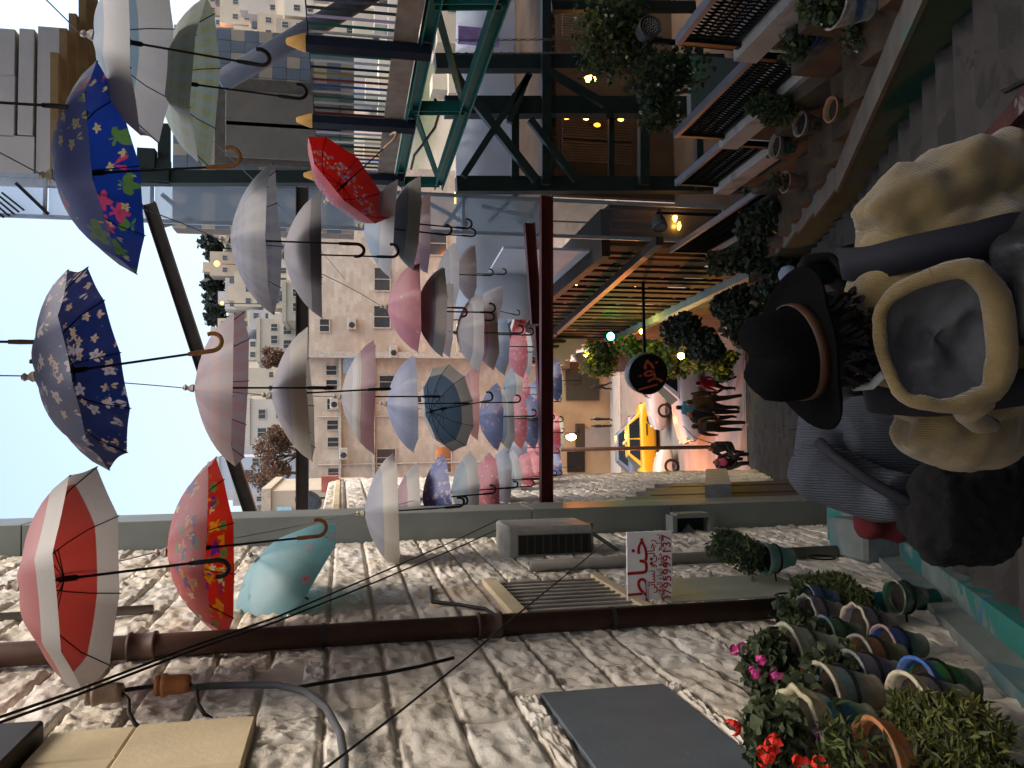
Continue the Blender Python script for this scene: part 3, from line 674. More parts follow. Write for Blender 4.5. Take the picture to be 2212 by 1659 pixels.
for k, (xp, y0, y1) in enumerate(((121, 118, 388), (140, 66, 384), (160, 34, 380), (181, -8, 376), (201, -30, 372))):
    a, c = aY(xp, y1, 13.3+k*.22), aY(xp, y0, 13.3+k*.22); b = MB(); b.beam(a, c, .16, .11); b.build('slat', mat('tan_timber', '77623f', .8, var=.2, scale=4), pg)

# ---------------- slatted restaurant front along the right, beyond the pavilion
rf = thing('slatted_front', 'long restaurant front of dark and tan vertical boards above the far terrace', 'building', rp(22, z4))
m_tan = mat('tan_board', '473827', .8, var=.25, scale=3); m_dk = mat('dark_board', '2a2420', .7, var=.3, scale=3)
ztop = aR(1193, 640).z
yb0, yb1 = 14.6, 27.5
b = MB(); b.prism([rp(yb0, z4-.2, .75), rp(yb1, z4-.2, .75), rp(yb1, ztop, .75), rp(yb0, ztop, .75)], (.1, 0, 0)); b.build('inner_wall', m_intw, rf)
y = yb0; k = 0
while y < yb1:
    wd = (.34, .16, .28, .2)[k % 4]; b = MB(); b.prism([rp(y, z4+.02, .06), rp(y+wd, z4+.02, .06), rp(y+wd, ztop, .06), rp(y, ztop, .06)], (.06, 0, 0)); b.build('board', (m_tan, m_dk, m_tan, m_dk)[k % 4], rf)
    y += wd+(.28, .2, .34, .24)[k % 4]; k += 1
for zz in (z4+.35, z4+1.5, z4+2.9):
    b = MB(); b.beam(rp(yb0, zz, .12), rp(yb1, zz, .12), .05, .09); b.build('cross_rail', m_dk, rf)
b = MB(); b.beam(rp(yb0, ztop+.08, .3), rp(yb1, ztop+.08, .3), .9, .16); b.build('eaves', m_dk, rf)
b = MB(); b.beam(aR(1425, 520, -.12), aR(1170, 745, -.12), .16, .14); b.build('steel_brace', mat('dull_steel', '3f3a35', .5, .3), rf)
for dxp, dyp, sz, lw in ((1240, 596, .05, 'topmost'), (1330, 598, .05, 'middle'), (1372, 623, .05, 'low'), (1245, 615, .05, 'upper'), (1458, 470, .09, 'larger'), (1467, 488, .09, 'lowest large'), (1228, 683, .04, 'farthest tiny')):
    P = aR(dxp, dyp, .5); t = thing('indoor_lamp', lw+' amber lamp glowing behind the boards of the restaurant front', 'lamp', P, 'lamps behind the boards')
    b = MB(); b.lathe([(0, -sz*.5), (sz, 0), (0, sz*.5)], 8, Matrix.Translation(P)); b.build('glass', emit('amber_small', 'ffae4a', 7), t)
    if sz > .08: lamp(t, P-V((.15, 0, 0)), 'ff9a3c', 3, .05)
b = MB(); b.prism([rp(15.2, ztop+.2, .1), rp(24, ztop+.2, .1), rp(24, ztop+1.6, .1), rp(15.2, ztop+1.9, .1)], (.05, 0, 0)); tag(b.build('canvas_awning', m_canvas, org=rp(15.2, ztop+.2)), 'white canvas side awning above the slatted restaurant front', 'awning')
# white stepped parapet with black pegs, far end
sp_ = thing('stepped_parapet', 'white stepped parapet with black metal pegs at the far end of the restaurant', 'parapet', aY(1275, 740, 25))
for k in range(5):
    a, c = aY(1200+k*0, 792-k*11-11, 25-k*.4), aY(1274-k*14, 792-k*11, 25-k*.4)
    b = MB(); P = aY(1268-k*15, 738+k*11, 25.); b.box(P+V((0, .3, .55)), (.17, .6, 1.1+.1*k)); b.build('white_step', m_wp, sp_)
    b = MB(); b.beam(P+V((-.02, -.35, 1.0)), P+V((-.02, .1, 1.0)), .07, .45); b.build('peg', m_blackm, sp_)

# ================================================================ ACROSS THE STREET AND THE HILL
m_facade = None
def facademat(name, c1, c2, sc):
    m, nt, ns, lk, bs = nodes(name); co = wcoord(nt)
    sx = ns.new('ShaderNodeSeparateXYZ'); lk.new(co, sx.inputs[0]); cb = ns.new('ShaderNodeCombineXYZ'); lk.new(sx.outputs[0], cb.inputs[0]); lk.new(sx.outputs[2], cb.inputs[1])
    br_ = N(nt, 'TexBrick', i_Scale=sc); br_.inputs['Color1'].default_value = (*c3(c1), 1); br_.inputs['Color2'].default_value = (*c3(c2), 1); br_.inputs['Mortar'].default_value = (*mul(c3(c1), .8), 1)
    br_.inputs['Mortar Size'].default_value = .012; lk.new(cb.outputs[0], br_.inputs['Vector'])
    out = mixc(nt, step(nt, noise_(nt, co, .5, 6), .3, .7), br_.outputs[0], mul(c3(c2), .8)); lk.new(out, bs.inputs['Base Color']); bs.inputs['Roughness'].default_value = .9
    bump(nt, bs, br_.outputs['Fac'], -.2, .05); return m
m_fst = facademat('ashlar_facade', 'c8c0b0', 'ada28f', .9)
m_glassd = mat('dark_pane', '2c3338', .15, var=.3, scale=2, spec=.8); m_frm = mat('window_frame', 'a8a498', .6)
WM = {}
def window(par, P, wd, ht, dep=.12, sill=True):
    key = (round(wd, 2), round(ht, 2), sill)
    if key not in WM:
        b = MB(); b.box((0, .02, 0), (wd, .04, ht)); f = MB(); t = min(.09, wd*.09)
        for x, z, sx, sz in ((0, ht/2, wd+2*t, t), (0, -ht/2, wd+2*t, t), (wd/2+t/2, 0, t, ht-t), (-wd/2-t/2, 0, t, ht-t), (0, 0, t*.6, ht-t)): f.box((x, -.03, z), (sx, .08, sz))
        WM[key] = (b.mesh('pane', m_glassd), f.mesh('frame', m_frm))
    o = link('window', WM[key][0], par, V(P)-wl(par)); link('frame', WM[key][1], o); return o
YF = 62.
fb = thing('stone_apartment_block', 'tall pale stone apartment block across the street with warm lit lower wall', 'building', (5, YF, gz(61)))
def rect(x0, y0, x1, y1, Y): a, c = aY(x0, y1, Y), aY(x1, y0, Y); return a.x, c.x, c.z, a.z      # left, right, bottom, top
xl, xr, zb, zt_ = rect(668, 488, 1400, 1056, YF)
xm = aY(800, 772, YF).x
box('left_wing', m_fst, (xl, YF, zb-1), (xm-.02, YF+12, zt_), fb)
box('right_wing', m_fst, (xm, YF-.5, zb-1), (xr+3.5, YF+12, zt_+.6), fb)
for xp in (733, 805):
    z = aY(xp, 900, YF).z; box('ledge', m_frm, (xl-.1, YF-.32, z-.14), (xm-.05, YF-.01, z+.06), fb)
z = aY(800, 600, YF).z; box('ledge', m_frm, (xm, YF-.8, aY(985, 600, YF).z-.12), (xr+3.4, YF-.52, aY(985, 600, YF).z+.08), fb)
box('corner_pilaster', m_frm, (xm-.1, YF-.85, zb), (xm+.35, YF-.52, zt_), fb)
for (x0, x1, y0, y1) in ((704, 728, 790, 810), (704, 729, 821, 842), (706, 731, 908, 928), (707, 736, 945, 965), (708, 739, 1011, 1032), (819, 852, 812, 838), (813, 855, 970, 1007), (942, 975, 965, 1020), (706, 728, 862, 884)):
    l, r, bt, tp = rect(x0, y0, x1, y1, YF); window(fb, ((l+r)/2, YF-.03, (bt+tp)/2), r-l, tp-bt)
for (x0, x1, y0, y1) in ((807, 843, 662, 707), (808, 843, 580, 627), (925, 965, 502, 550), (690, 712, 690, 716)):
    l, r, bt, tp = rect(x0, y0, x1, y1, YF-.5); window(fb, ((l+r)/2, YF-.53, (bt+tp)/2), r-l, tp-bt)
l, r, bt, tp = rect(740, 768, 776, 806, YF); box('blue_shutter', mat('pale_blue_panel', '93b2c4', .6), (l, YF-.08, bt), (r, YF-.01, tp), fb)
for k in range(9):
    xx = xl+.9+k*1.9; l_ = mat('ledge_rubble', '9b8d76', .9)
# parapet stones, down pipes
for yp in (900, 1003):
    X = aY(760, yp, YF).x; q = MB(); q.tube([(X, YF-.12, zb), (X, YF-.12, zt_-.6)], .06, 8); q.build('downpipe', m_frm, fb)
for xp, yp in ((722, 871), (742, 980), (760, 700), (850, 760), (870, 640), (905, 860)):
    P = aY(xp, yp, YF-.55); b = MB(); b.box(P+V((0, -.15, 0)), (.85, .4, .6), bev=.03); b.build('air_conditioner', m_frm, fb); b = MB(); b.lathe([(0, 0), (.22, 0), (.22, -.01)], 14, Matrix.Translation(P+V((-.1, -.36, 0))) @ Matrix.Rotation(R(90), 4, 'X')); b.build('fan_grille', m_glassd, fb)
# ground floor shops
sh = thing('shop_row', 'lamplit ground floor shops and walls across the street', 'shop', (0, YF-3, gz(59)))
YG = 59.2
def srect(name, x0, y0, x1, y1, m, th=.15, Y=YG): a = rect(x0, y0, x1, y1, Y); return box(name, m, (a[0], Y-th, a[2]), (a[1], Y, a[3]), sh)
m_shw = mat('shop_plaster', 'a08b68', .9, var=.2, scale=.6); m_shut = mat('grey_shutter', '8a8378', .7, var=.1, scale=1)
a = rect(1195, 640, 1398, 1040, YG+.2); box('shop_wall', m_shw, (a[0], YG+.05, a[2]-1), (a[1], YG+.3, a[3]), sh)
srect('shutter', 1262, 925, 1318, 968, m_shut); srect('door_frame', 1243, 915, 1262, 975, mat('dark_wood_door', '3c3226', .7)); srect('shutter', 1320, 925, 1345, 966, m_shut)
srect('dark_doorway', 1225, 975, 1262, 1020, m_dark); srect('fence_panel', 1222, 800, 1292, 865, mat('fence_dark', '3a382c', .8), .2); srect('shelf_goods', 1222, 700, 1290, 798, mat('goods_dark', '4a3a26', .8), .2)
for k in range(14):
    x0 = 1228+random.uniform(0, 45); y0 = 702+k*6.5; col = random.choice(('c9661f', '2f5f9c', 'c9a13a', '4d7a3a', 'b03a2e', 'd8c8a0')); srect('hanging_goods', x0, y0, x0+random.uniform(6, 14), y0+4, mat('goods_'+col, col, .7), .35)
for (dx_, dy_) in ((1239, 838), (1247, 850), (1255, 840), (1262, 851), (1250, 833)):
    b = MB()
    P = aY(dx_, dy_, YG-.02); s_ = .16
    for ox, oz, sx, sz in ((0, s_, 2*s_, .05), (0, -s_, 2*s_, .05), (s_, 0, .05, 2*s_), (-s_, 0, .05, 2*s_)): b.box(P+V((ox, 0, oz)), (sx, .015, sz))
    b.build('green_graffiti', mat('lime_paint', '8aa85a', .7), sh)
aw = srect('awning', 1190, 640, 1212, 800, mat('brown_thatch_far', '5c4a34', .9), 2.2)
srect('sign_board', 1228, 645, 1262, 690, mat('mustard_board', '9a7a2a', .7), .3, YG-.6)
# far-side pole
pole = thing('utility_pole', 'rusty brown utility pole standing in the street with cables', 'pole', aG(1612, 968))
P = V((aY(1400, 968, 22.6).x, 22.6, 0)); q = MB(); q.tube([(P.x, 22.6, gz(22.6)-.1), (P.x, 22.6, aY(1212, 968, 22.6).z)], .055, 10); q.build('shaft', mat('rust_pole', '5a3f2b', .6, .2), pole, True)
q = MB(); q.tube([aY(1560, 965, 22.5), aY(1500, 945, 22.4), aY(1475, 920, 22.3)], .012, 6); q.build('cable_tail', m_cable, pole)

# ---- mid-distance blocks beyond the street
def block(name, x0, y0, x1, y1, Y, col, wins, label, cat='building', depth=10, tank=True, bottom=None):
    l, r, bt, tp = rect(x0, y0, x1, y1, Y); base = bottom if bottom is not None else bt-3
    t = thing(name, label, cat, ((l+r)/2, Y, base), 'buildings beyond the street')
    m = mat('render_'+col, col, .9, var=.08, scale=.3); box('wall', m, (l, Y, base), (r, Y+depth, tp), t)
    box('parapet', mat('parapet_'+col, col, .9), (l-.15, Y-.15, tp+.002), (r+.15, Y+depth, tp+.5), t)
    for (a, c, d, e) in wins:
        wl0, wr, wb, wt_ = rect(a, c, d, e, Y); window(t, ((wl0+wr)/2, Y-.02, (wb+wt_)/2), wr-wl0, wt_-wb)
    if tank:
        q = MB(); q.lathe([(0, 0), (.7, 0), (.7, 1.3), (0, 1.4)], 10, Matrix.Translation(((l+r)/2+1, Y+2, tp+.5))); q.build('water_tank', mat('tank_grey', '5a5f66', .6), t, True)
    return t
block('apartment_house', 540, 862, 668, 960, 105, 'b5ada0', [(558, 885, 574, 904), (596, 880, 614, 903), (556, 925, 576, 943), (600, 926, 618, 946), (630, 900, 648, 925)], 'cream apartment house behind the umbrellas with a band of windows')
block('pale_house', 474, 985, 660, 1062, 118, 'aab0b8', [(500, 1000, 514, 1030), (528, 1015, 548, 1042), (545, 990, 560, 1005), (580, 1035, 600, 1055)], 'pale blue-grey house left of the sloping beam')
block('low_house', 585, 1058, 690, 1132, 48, 'b0a692', [], 'low beige house with a light blue shutter above the lower roof', tank=False, bottom=-1.5)
l, r, bt, tp = rect(598, 1094, 630, 1118, 47.9); tag(box('blue_shutter', mat('light_blue_shutter', '8fc0d0', .6), (l, 47.85, bt), (r, 47.95, tp)), 'light blue window shutter on the low beige house', 'shutter')
block('tower_house', 562, 690, 672, 780, 120, 'a89f90', [(585, 700, 600, 715), (585, 725, 600, 742), (612, 705, 630, 722), (612, 735, 630, 752), (640, 710, 655, 730)], 'grey-beige tower house behind the grey umbrellas')
block('green_sign_house', 618, 612, 690, 692, 110, '9a9486', [(632, 625, 650, 640), (632, 655, 650, 672), (655, 640, 668, 655)], 'house with a green painted band below the tree ridge')
l, r, bt, tp = rect(640, 620, 652, 680, 109.8); tag(box('green_band', mat('green_band_paint', '2f8f6c', .7), (l, 109.6, bt), (r, 109.7, tp)), 'green painted shop band on the house below the ridge', 'sign')

# ---- houses on the hillside: each one a house with its windows
HC = ['b3a995', 'a89d8a', 'bcb4a4', '9d9282', 'aea69a', 'b0a08a', 'a9a7a4']
ORD = ['first', 'second', 'third', 'fourth', 'fifth', 'sixth', 'seventh', 'eighth', 'ninth', 'tenth', 'eleventh', 'twelfth', 'thirteenth', 'fourteenth', 'fifteenth', 'sixteenth', 'seventeenth', 'eighteenth', 'nineteenth', 'twentieth']
rnd = random.Random(11); hn = 0
side = {0: 'centre', 1: 'right'}
words = ['cream', 'tan', 'pale', 'brown-grey', 'ashen', 'sandy', 'grey']
rows = [122, 138, 154, 172, 190, 208, 228, 250]
for ri, Yh in enumerate(rows):
    for band, (f0, f1) in enumerate(((-.13, .29), (.395, .55))):
        x = f0*Yh; k = 0
        while x < f1*Yh:
            wd = rnd.uniform(5.5, 9.5); ht = rnd.uniform(5, 10); Y = Yh+rnd.uniform(-4, 4); z0 = hill(x+wd/2, Y-1)-.8
            ci = rnd.randrange(len(HC)); m = mat('house_'+HC[ci], HC[ci], .9, var=.1, scale=.2)
            t = thing('hill_house', '%s %s hill house, %s from left, %s row up, %s slope' % (words[ci], 'tall' if ht > 7.6 else 'low', ORD[k], ORD[ri], side[band]), 'house', (x+wd/2, Y, z0), 'houses on the hillside')
            box('wall', m, (x, Y, z0-2), (x+wd, Y+8, z0+ht), t)
            if rnd.random() < .5: box('roof_room', m, (x+wd*.2, Y+2, z0+ht+.01), (x+wd*.6, Y+6, z0+ht+2.2), t)
            if rnd.random() < .4: box('water_tank', mat('tank_dark', '4b4f55', .6), (x+wd*.7, Y+1.5, z0+ht+.01), (x+wd*.7+1.4, Y+2.9, z0+ht+1.4), t)
            fl = max(1, int(ht/3.1)); cols = max(2, int(wd/3))
            for i in range(fl):
                for j in range(cols):
                    if rnd.random() < .8: window(t, (x+wd*(j+.5)/cols, Y-.02, z0+1.7+i*3.0), 1.3, 1.4)
            x += wd+rnd.uniform(.3, 3.2); k += 1; hn += 1

# ---- foliage
def leafmats(name, cols):
    out = []
    for i, c in enumerate(cols):
        nm = name+str(i)
        if nm not in MC:
            m, nt, ns, lk, bs = nodes(nm); bs.inputs['Base Color'].default_value = (*c3(c), 1); bs.inputs['Roughness'].default_value = .6
            tl = ns.new('ShaderNodeBsdfTranslucent'); tl.inputs[0].default_value = (*mul(c3(c), 1.3), 1); mx = ns.new('ShaderNodeMixShader'); mx.inputs[0].default_value = .3
            lk.new(bs.outputs[0], mx.inputs[1]); lk.new(tl.outputs[0], mx.inputs[2]); lk.new(mx.outputs[0], ns['Material Output'].inputs[0]); MC[nm] = m
        out.append(MC[nm])
    return out
def leaves(mb, c, rad, n, size, rnd, nm=3, lobes=None, thin=False, droop=0.):
    c = V(c); rad = V(rad)
    L = lobes or [(V((0, 0, 0)), 1.)]
    for _ in range(n):
        lc, lr = rnd.choice(L)
        d = V((rnd.gauss(0, 1), rnd.gauss(0, 1), rnd.gauss(0, 1))).normalized()*(rnd.random()**.45)*lr
        p = c+V((rad.x*(lc.x+d.x), rad.y*(lc.y+d.y), rad.z*(lc.z+d.z)-droop*rnd.random()**2))
        s = size*rnd.uniform(.6, 1.3); a = V((rnd.gauss(0, 1), rnd.gauss(0, 1), rnd.gauss(0, .7))).normalized(); b_ = a.cross(V((rnd.gauss(0, 1), rnd.gauss(0, 1), rnd.gauss(0, 1)))).normalized()
        w_ = s*(.16 if thin else .42); mb.k = rnd.randrange(nm); up = a.cross(b_)*s*.12
        mb.add([p-a*s*.5, p-b_*w_+up, p+a*s*.5, p+b_*w_+up], [(0, 1, 2, 3)])
    mb.k = 0
rnd = random.Random(5)
m_trunk = mat('bark', '4f4438', .9, bmp=.3)
def tree(P, hh, rad, cols, nl, ls, label, nm, group=None, bare=False):
    t = thing(nm, label, 'tree', P, group); P = V(P)
    q = MB(); q.tube([P-V((0, 0, .5)), P+V((.1, 0, hh*.4)), P+V((0, 0, hh*.85))], [hh*.035, hh*.025, hh*.01], 7)
    for k in range(7):
        a = rnd.uniform(0, 6.28); z = hh*rnd.uniform(.3, .7); e = P+V((math.cos(a)*rad*.8, math.sin(a)*rad*.8, z+hh*rnd.uniform(.1, .3))); q.tube([P+V((0, 0, z)), (P+V((0, 0, z))).lerp(e, .5)+V((0, 0, .1*hh)), e], [hh*.014, hh*.009, hh*.003], 5)
    q.build('trunk', m_trunk, t)
    b = MB(); lob = [(V((rnd.uniform(-.6, .6), rnd.uniform(-.6, .6), rnd.uniform(-.5, .55))), rnd.uniform(.35, .6)) for _ in range(9)]
    leaves(b, P+V((0, 0, hh*.64)), (rad, rad, hh*.42), nl, ls, rnd, len(cols), lob); b.build('crown', leafmats(nm, cols), t)
# dark pines along the ridge
for k in range(17):
    dyp = 486+k*12.5+rnd.uniform(-4, 4); top = 432+(k % 3)*5+max(0, (dyp-610))*.08+(18 if 556 < dyp < 575 else 0); Y = 262+rnd.uniform(-6, 6)
    T = aY(top, dyp, Y); g = hill(T.x, Y); hh = max(6, T.z-g)
    tree((T.x, Y, g), hh, hh*.32, ['1f2a26', '27332c', '172019'], 420, 1.5, 'dark pine on the ridge, %s from the glass screen in the row' % ORD[k], 'pine_tree', 'pines on the ridge')
# russet trees in the valley
for k, (xp, dyp, Y, s) in enumerate(((610, 985, 84, 1.), (585, 1022, 88, .85), (628, 950, 82, .8), (600, 775, 95, .55))):
    T = aY(xp-62*s, dyp, Y); B = aY(xp+70*s, dyp, Y); hh = T.z-B.z
    tree((B.x, Y, B.z), hh, hh*.42, ['6a4a36', '5c5145', '7a4c30', '4a4438'], 2200, .28, ('tall russet half-bare tree right of the satellite dish', 'smaller russet tree behind the tall one', 'grey-brown tree in front of the cream house', 'thin russet tree beside the tower house')[k], 'autumn_tree', 'russet trees in the valley')
def streetlight(xp, yp, Y, label, watts=0, r=.35):
    P = aY(xp, yp, Y); g = hill(P.x, Y); t = thing('street_light', label, 'street light', (P.x, Y, g), 'street lights on the hill')
    q = MB(); q.tube([(P.x, Y, g-.2), (P.x, Y, P.z)], .12, 6); q.build('pole', m_iron, t); q = MB(); q.lathe([(0, -r), (r*.8, -r*.5), (r, 0), (r*.8, r*.5), (0, r)], 10, Matrix.Translation((P.x, Y-.3, P.z))); q.build('lamp_head', emit('sodium', 'ff9a45', 2.2), t, True)
    if watts: lamp(t, (P.x, Y-1.5, P.z), 'ff9440', watts, .4)
streetlight(469, 570, 235, 'orange street light glowing among the ridge pines', 1500, .85)
streetlight(458, 58, 232, 'orange street light on the hillside at the far right', 1500, .8)
streetlight(480, 655, 225, 'small white street light left of the ridge pines', 0, .5)

# ================================================================ UMBRELLAS
def fabric(name, st):
    m, nt, ns, lk, bs = nodes(name); co = coord(nt); kind = st[0]
    sx = ns.new('ShaderNodeSeparateXYZ'); lk.new(co, sx.inputs[0])
    at = ns.new('ShaderNodeAttribute'); at.attribute_name = 'span'; r = math_(nt, 'MULTIPLY', at.outputs['Fac'], .52)      # 0 at the tip, .52 at the hem
    ang = math_(nt, 'ARCTAN2', sx.outputs[1], sx.outputs[0])
    c1 = c3(st[1])
    if kind == 'plain': out = mixc(nt, step(nt, noise_(nt, co, 7.), .35, .65), mul(c1, .9), mul(c1, 1.08))
    elif kind == 'border':
        out = mixc(nt, step(nt, r, st[3]-.002, st[3]+.002), c1, c3(st[2]))
        if len(st) > 4: out = mixc(nt, step(nt, r, st[5]-.002, st[5]+.002), out, c3(st[4]))
    elif kind == 'grad':
        out = mixc(nt, step(nt, math_(nt, 'ADD', sx.outputs[0], math_(nt, 'MULTIPLY', r, .3)), -.35, .45), c1, c3(st[2]))
        if len(st) > 3: out = mixc(nt, step(nt, r, st[4]-.002, st[4]+.002), out, c3(st[3]))
    elif kind == 'plaid':
        k = st[4]
        a = math_(nt, 'GREATER_THAN', math_(nt, 'SINE', math_(nt, 'MULTIPLY', r, k)), .15)
        b = math_(nt, 'GREATER_THAN', math_(nt, 'SINE', math_(nt, 'MULTIPLY', ang, st[5])), .15)
        out = mixc(nt, math_(nt, 'MULTIPLY', a, .55), c1, c3(st[2])); out = mixc(nt, math_(nt, 'MULTIPLY', b, .5), out, c3(st[3]))
    elif kind == 'rings':
        out = c1
        for col, r0, r1 in st[2]:
            q = math_(nt, 'MULTIPLY', math_(nt, 'GREATER_THAN', r, r0), math_(nt, 'LESS_THAN', r, r1)); out = mixc(nt, q, out, c3(col))
    elif kind == 'flor':
        out = mixc(nt, step(nt, noise_(nt, co, 5.), .35, .65), mul(c1, .85), mul(c1, 1.1))
        wob = noise_(nt, co, 30., 3)
        for col, sc, thr, pe, off, ra in st[2]:
            mp = N(nt, 'Mapping'); mp.inputs['Location'].default_value = (off, off*.7, off*1.3); lk.new(co, mp.inputs[0])
            vo = N(nt, 'TexVoronoi', i_Scale=sc); lk.new(mp.outputs[0], vo.inputs['Vector'])
            dv = ns.new('ShaderNodeVectorMath'); dv.operation = 'SUBTRACT'; lk.new(mp.outputs[0], dv.inputs[0]); lk.new(vo.outputs['Position'], dv.inputs[1])
            ds_ = ns.new('ShaderNodeSeparateXYZ'); lk.new(dv.outputs[0], ds_.inputs[0])
            pa = math_(nt, 'COSINE', math_(nt, 'MULTIPLY', math_(nt, 'ARCTAN2', ds_.outputs[1], ds_.outputs[0]), 5.))
            d = math_(nt, 'ADD', math_(nt, 'DIVIDE', vo.outputs['Distance'], math_(nt, 'ADD', .78, math_(nt, 'MULTIPLY', pa, .24))), math_(nt, 'MULTIPLY', wob, pe*1.3))
            f = step(nt, d, thr+.02+pe*.65, thr-.02+pe*.65)
            f = math_(nt, 'MULTIPLY', f, math_(nt, 'MULTIPLY', math_(nt, 'GREATER_THAN', r, ra[0]), math_(nt, 'LESS_THAN', r, ra[1])))
            sp = ns.new('ShaderNodeSeparateColor'); lk.new(vo.outputs['Color'], sp.inputs[0])
            f = math_(nt, 'MULTIPLY', f, math_(nt, 'GREATER_THAN', sp.outputs[0], ra[2] if len(ra) > 2 else -1.))
            out = mixc(nt, f, out, c3(col))
            core = step(nt, vo.outputs['Distance'], thr*.35, thr*.25)
            out = mixc(nt, math_(nt, 'MULTIPLY', math_(nt, 'MULTIPLY', core, f), .6), out, mul(c3(col), .45))
    seam = step(nt, noise_(nt, co, 60., 2), .3, .7)
    out = mixc(nt, math_(nt, 'MULTIPLY', seam, .06), out, (0, 0, 0))
    hs = ns.new('ShaderNodeHueSaturation'); hs.inputs['Saturation'].default_value = 1.04 if kind == 'flor' or name.endswith('redwhite') else .88; hs.inputs['Value'].default_value = .70
    lk.new(out, hs.inputs['Color']) if hasattr(out, 'is_linked') else None; out = hs.outputs[0]
    df = ns.new('ShaderNodeBsdfDiffuse'); tl = ns.new('ShaderNodeBsdfTranslucent'); gl = ns.new('ShaderNodeBsdfGlossy'); gl.inputs['Roughness'].default_value = .6
    mx = ns.new('ShaderNodeMixShader'); mx.inputs[0].default_value = .42
    m2 = ns.new('ShaderNodeMixShader'); lw_ = ns.new('ShaderNodeLayerWeight'); lw_.inputs['Blend'].default_value = .4; lk.new(math_(nt, 'ADD', .06, math_(nt, 'MULTIPLY', lw_.outputs['Facing'], .16)), m2.inputs[0])
    lk.new(out, df.inputs[0]); lk.new(out, tl.inputs[0]); lk.new(df.outputs[0], mx.inputs[1]); lk.new(tl.outputs[0], mx.inputs[2])
    lk.new(mx.outputs[0], m2.inputs[1]); lk.new(gl.outputs[0], m2.inputs[2]); lk.new(m2.outputs[0], ns['Material Output'].inputs[0]); return m
def DOME(t): return .25*t+.75*(1-math.sqrt(max(0, 1-(t*.93)**2)))/(1-math.sqrt(1-.93**2))
def canopy_mesh(n, D, sag, mat_, dip=.028, seed=0):
    Rr = D/2; nr = 9; sub = 6; N_ = n*sub; vs = [(0, 0, 0)]; fs = []; rnd = random.Random(seed); span = [0.]
    jit = [rnd.uniform(-.018, .018)*D for _ in range(n)]
    for i in range(1, nr+1):
        t = i/nr
        for k in range(N_):
            a = 2*PI*k/N_; loc = (k % sub)/sub; p = k//sub; j = jit[p]*(1-loc)+jit[(p+1) % n]*loc
            bow = math.sin(loc*PI)
            ch = 1-.75*(1-math.cos(PI/n)/math.cos((loc-.5)*2*PI/n))
            rr = Rr*t*(1-(1-ch)*(.35+.65*t))*(1-dip*bow*t**3)
            z = -sag*DOME(t)+bow*.014*D*math.sin(t*PI)*-.6+j*t*t
            vs.append((rr*math.cos(a), rr*math.sin(a), z)); span.append(t)
    for k in range(N_): fs.append((0, 1+k, 1+(k+1) % N_))
    for i in range(nr-1):
        for k in range(N_):
            a = 1+i*N_; fs.append((a+k, a+N_+k, a+N_+(k+1) % N_, a+(k+1) % N_))
    me = bpy.data.meshes.new('canopy'); me.from_pydata(vs, [], fs); me.materials.append(mat_)
    me.polygons.foreach_set('use_smooth', [True]*len(me.polygons)); me.attributes.new('span', 'FLOAT', 'POINT').data.foreach_set('value', span); me.update(); return me, jit
m_tie = mat('plastic_tie', 'b9b4a4', .5, var=.3, scale=30, world=False)
HM = {'k': mat('handle_black', '17140f', .4, var=.15, world=False), 'w': mat('handle_wood', '9a6a34', .45, var=.3, scale=20, world=False), 't': mat('handle_tan', 'b79a78', .45, var=.15, world=False), 'r': mat('handle_red', 'b3292c', .4, var=.1, world=False), 'b': mat('handle_brown', '4a3018', .4, var=.2, world=False)}
RIBC = {}
APEX = {}
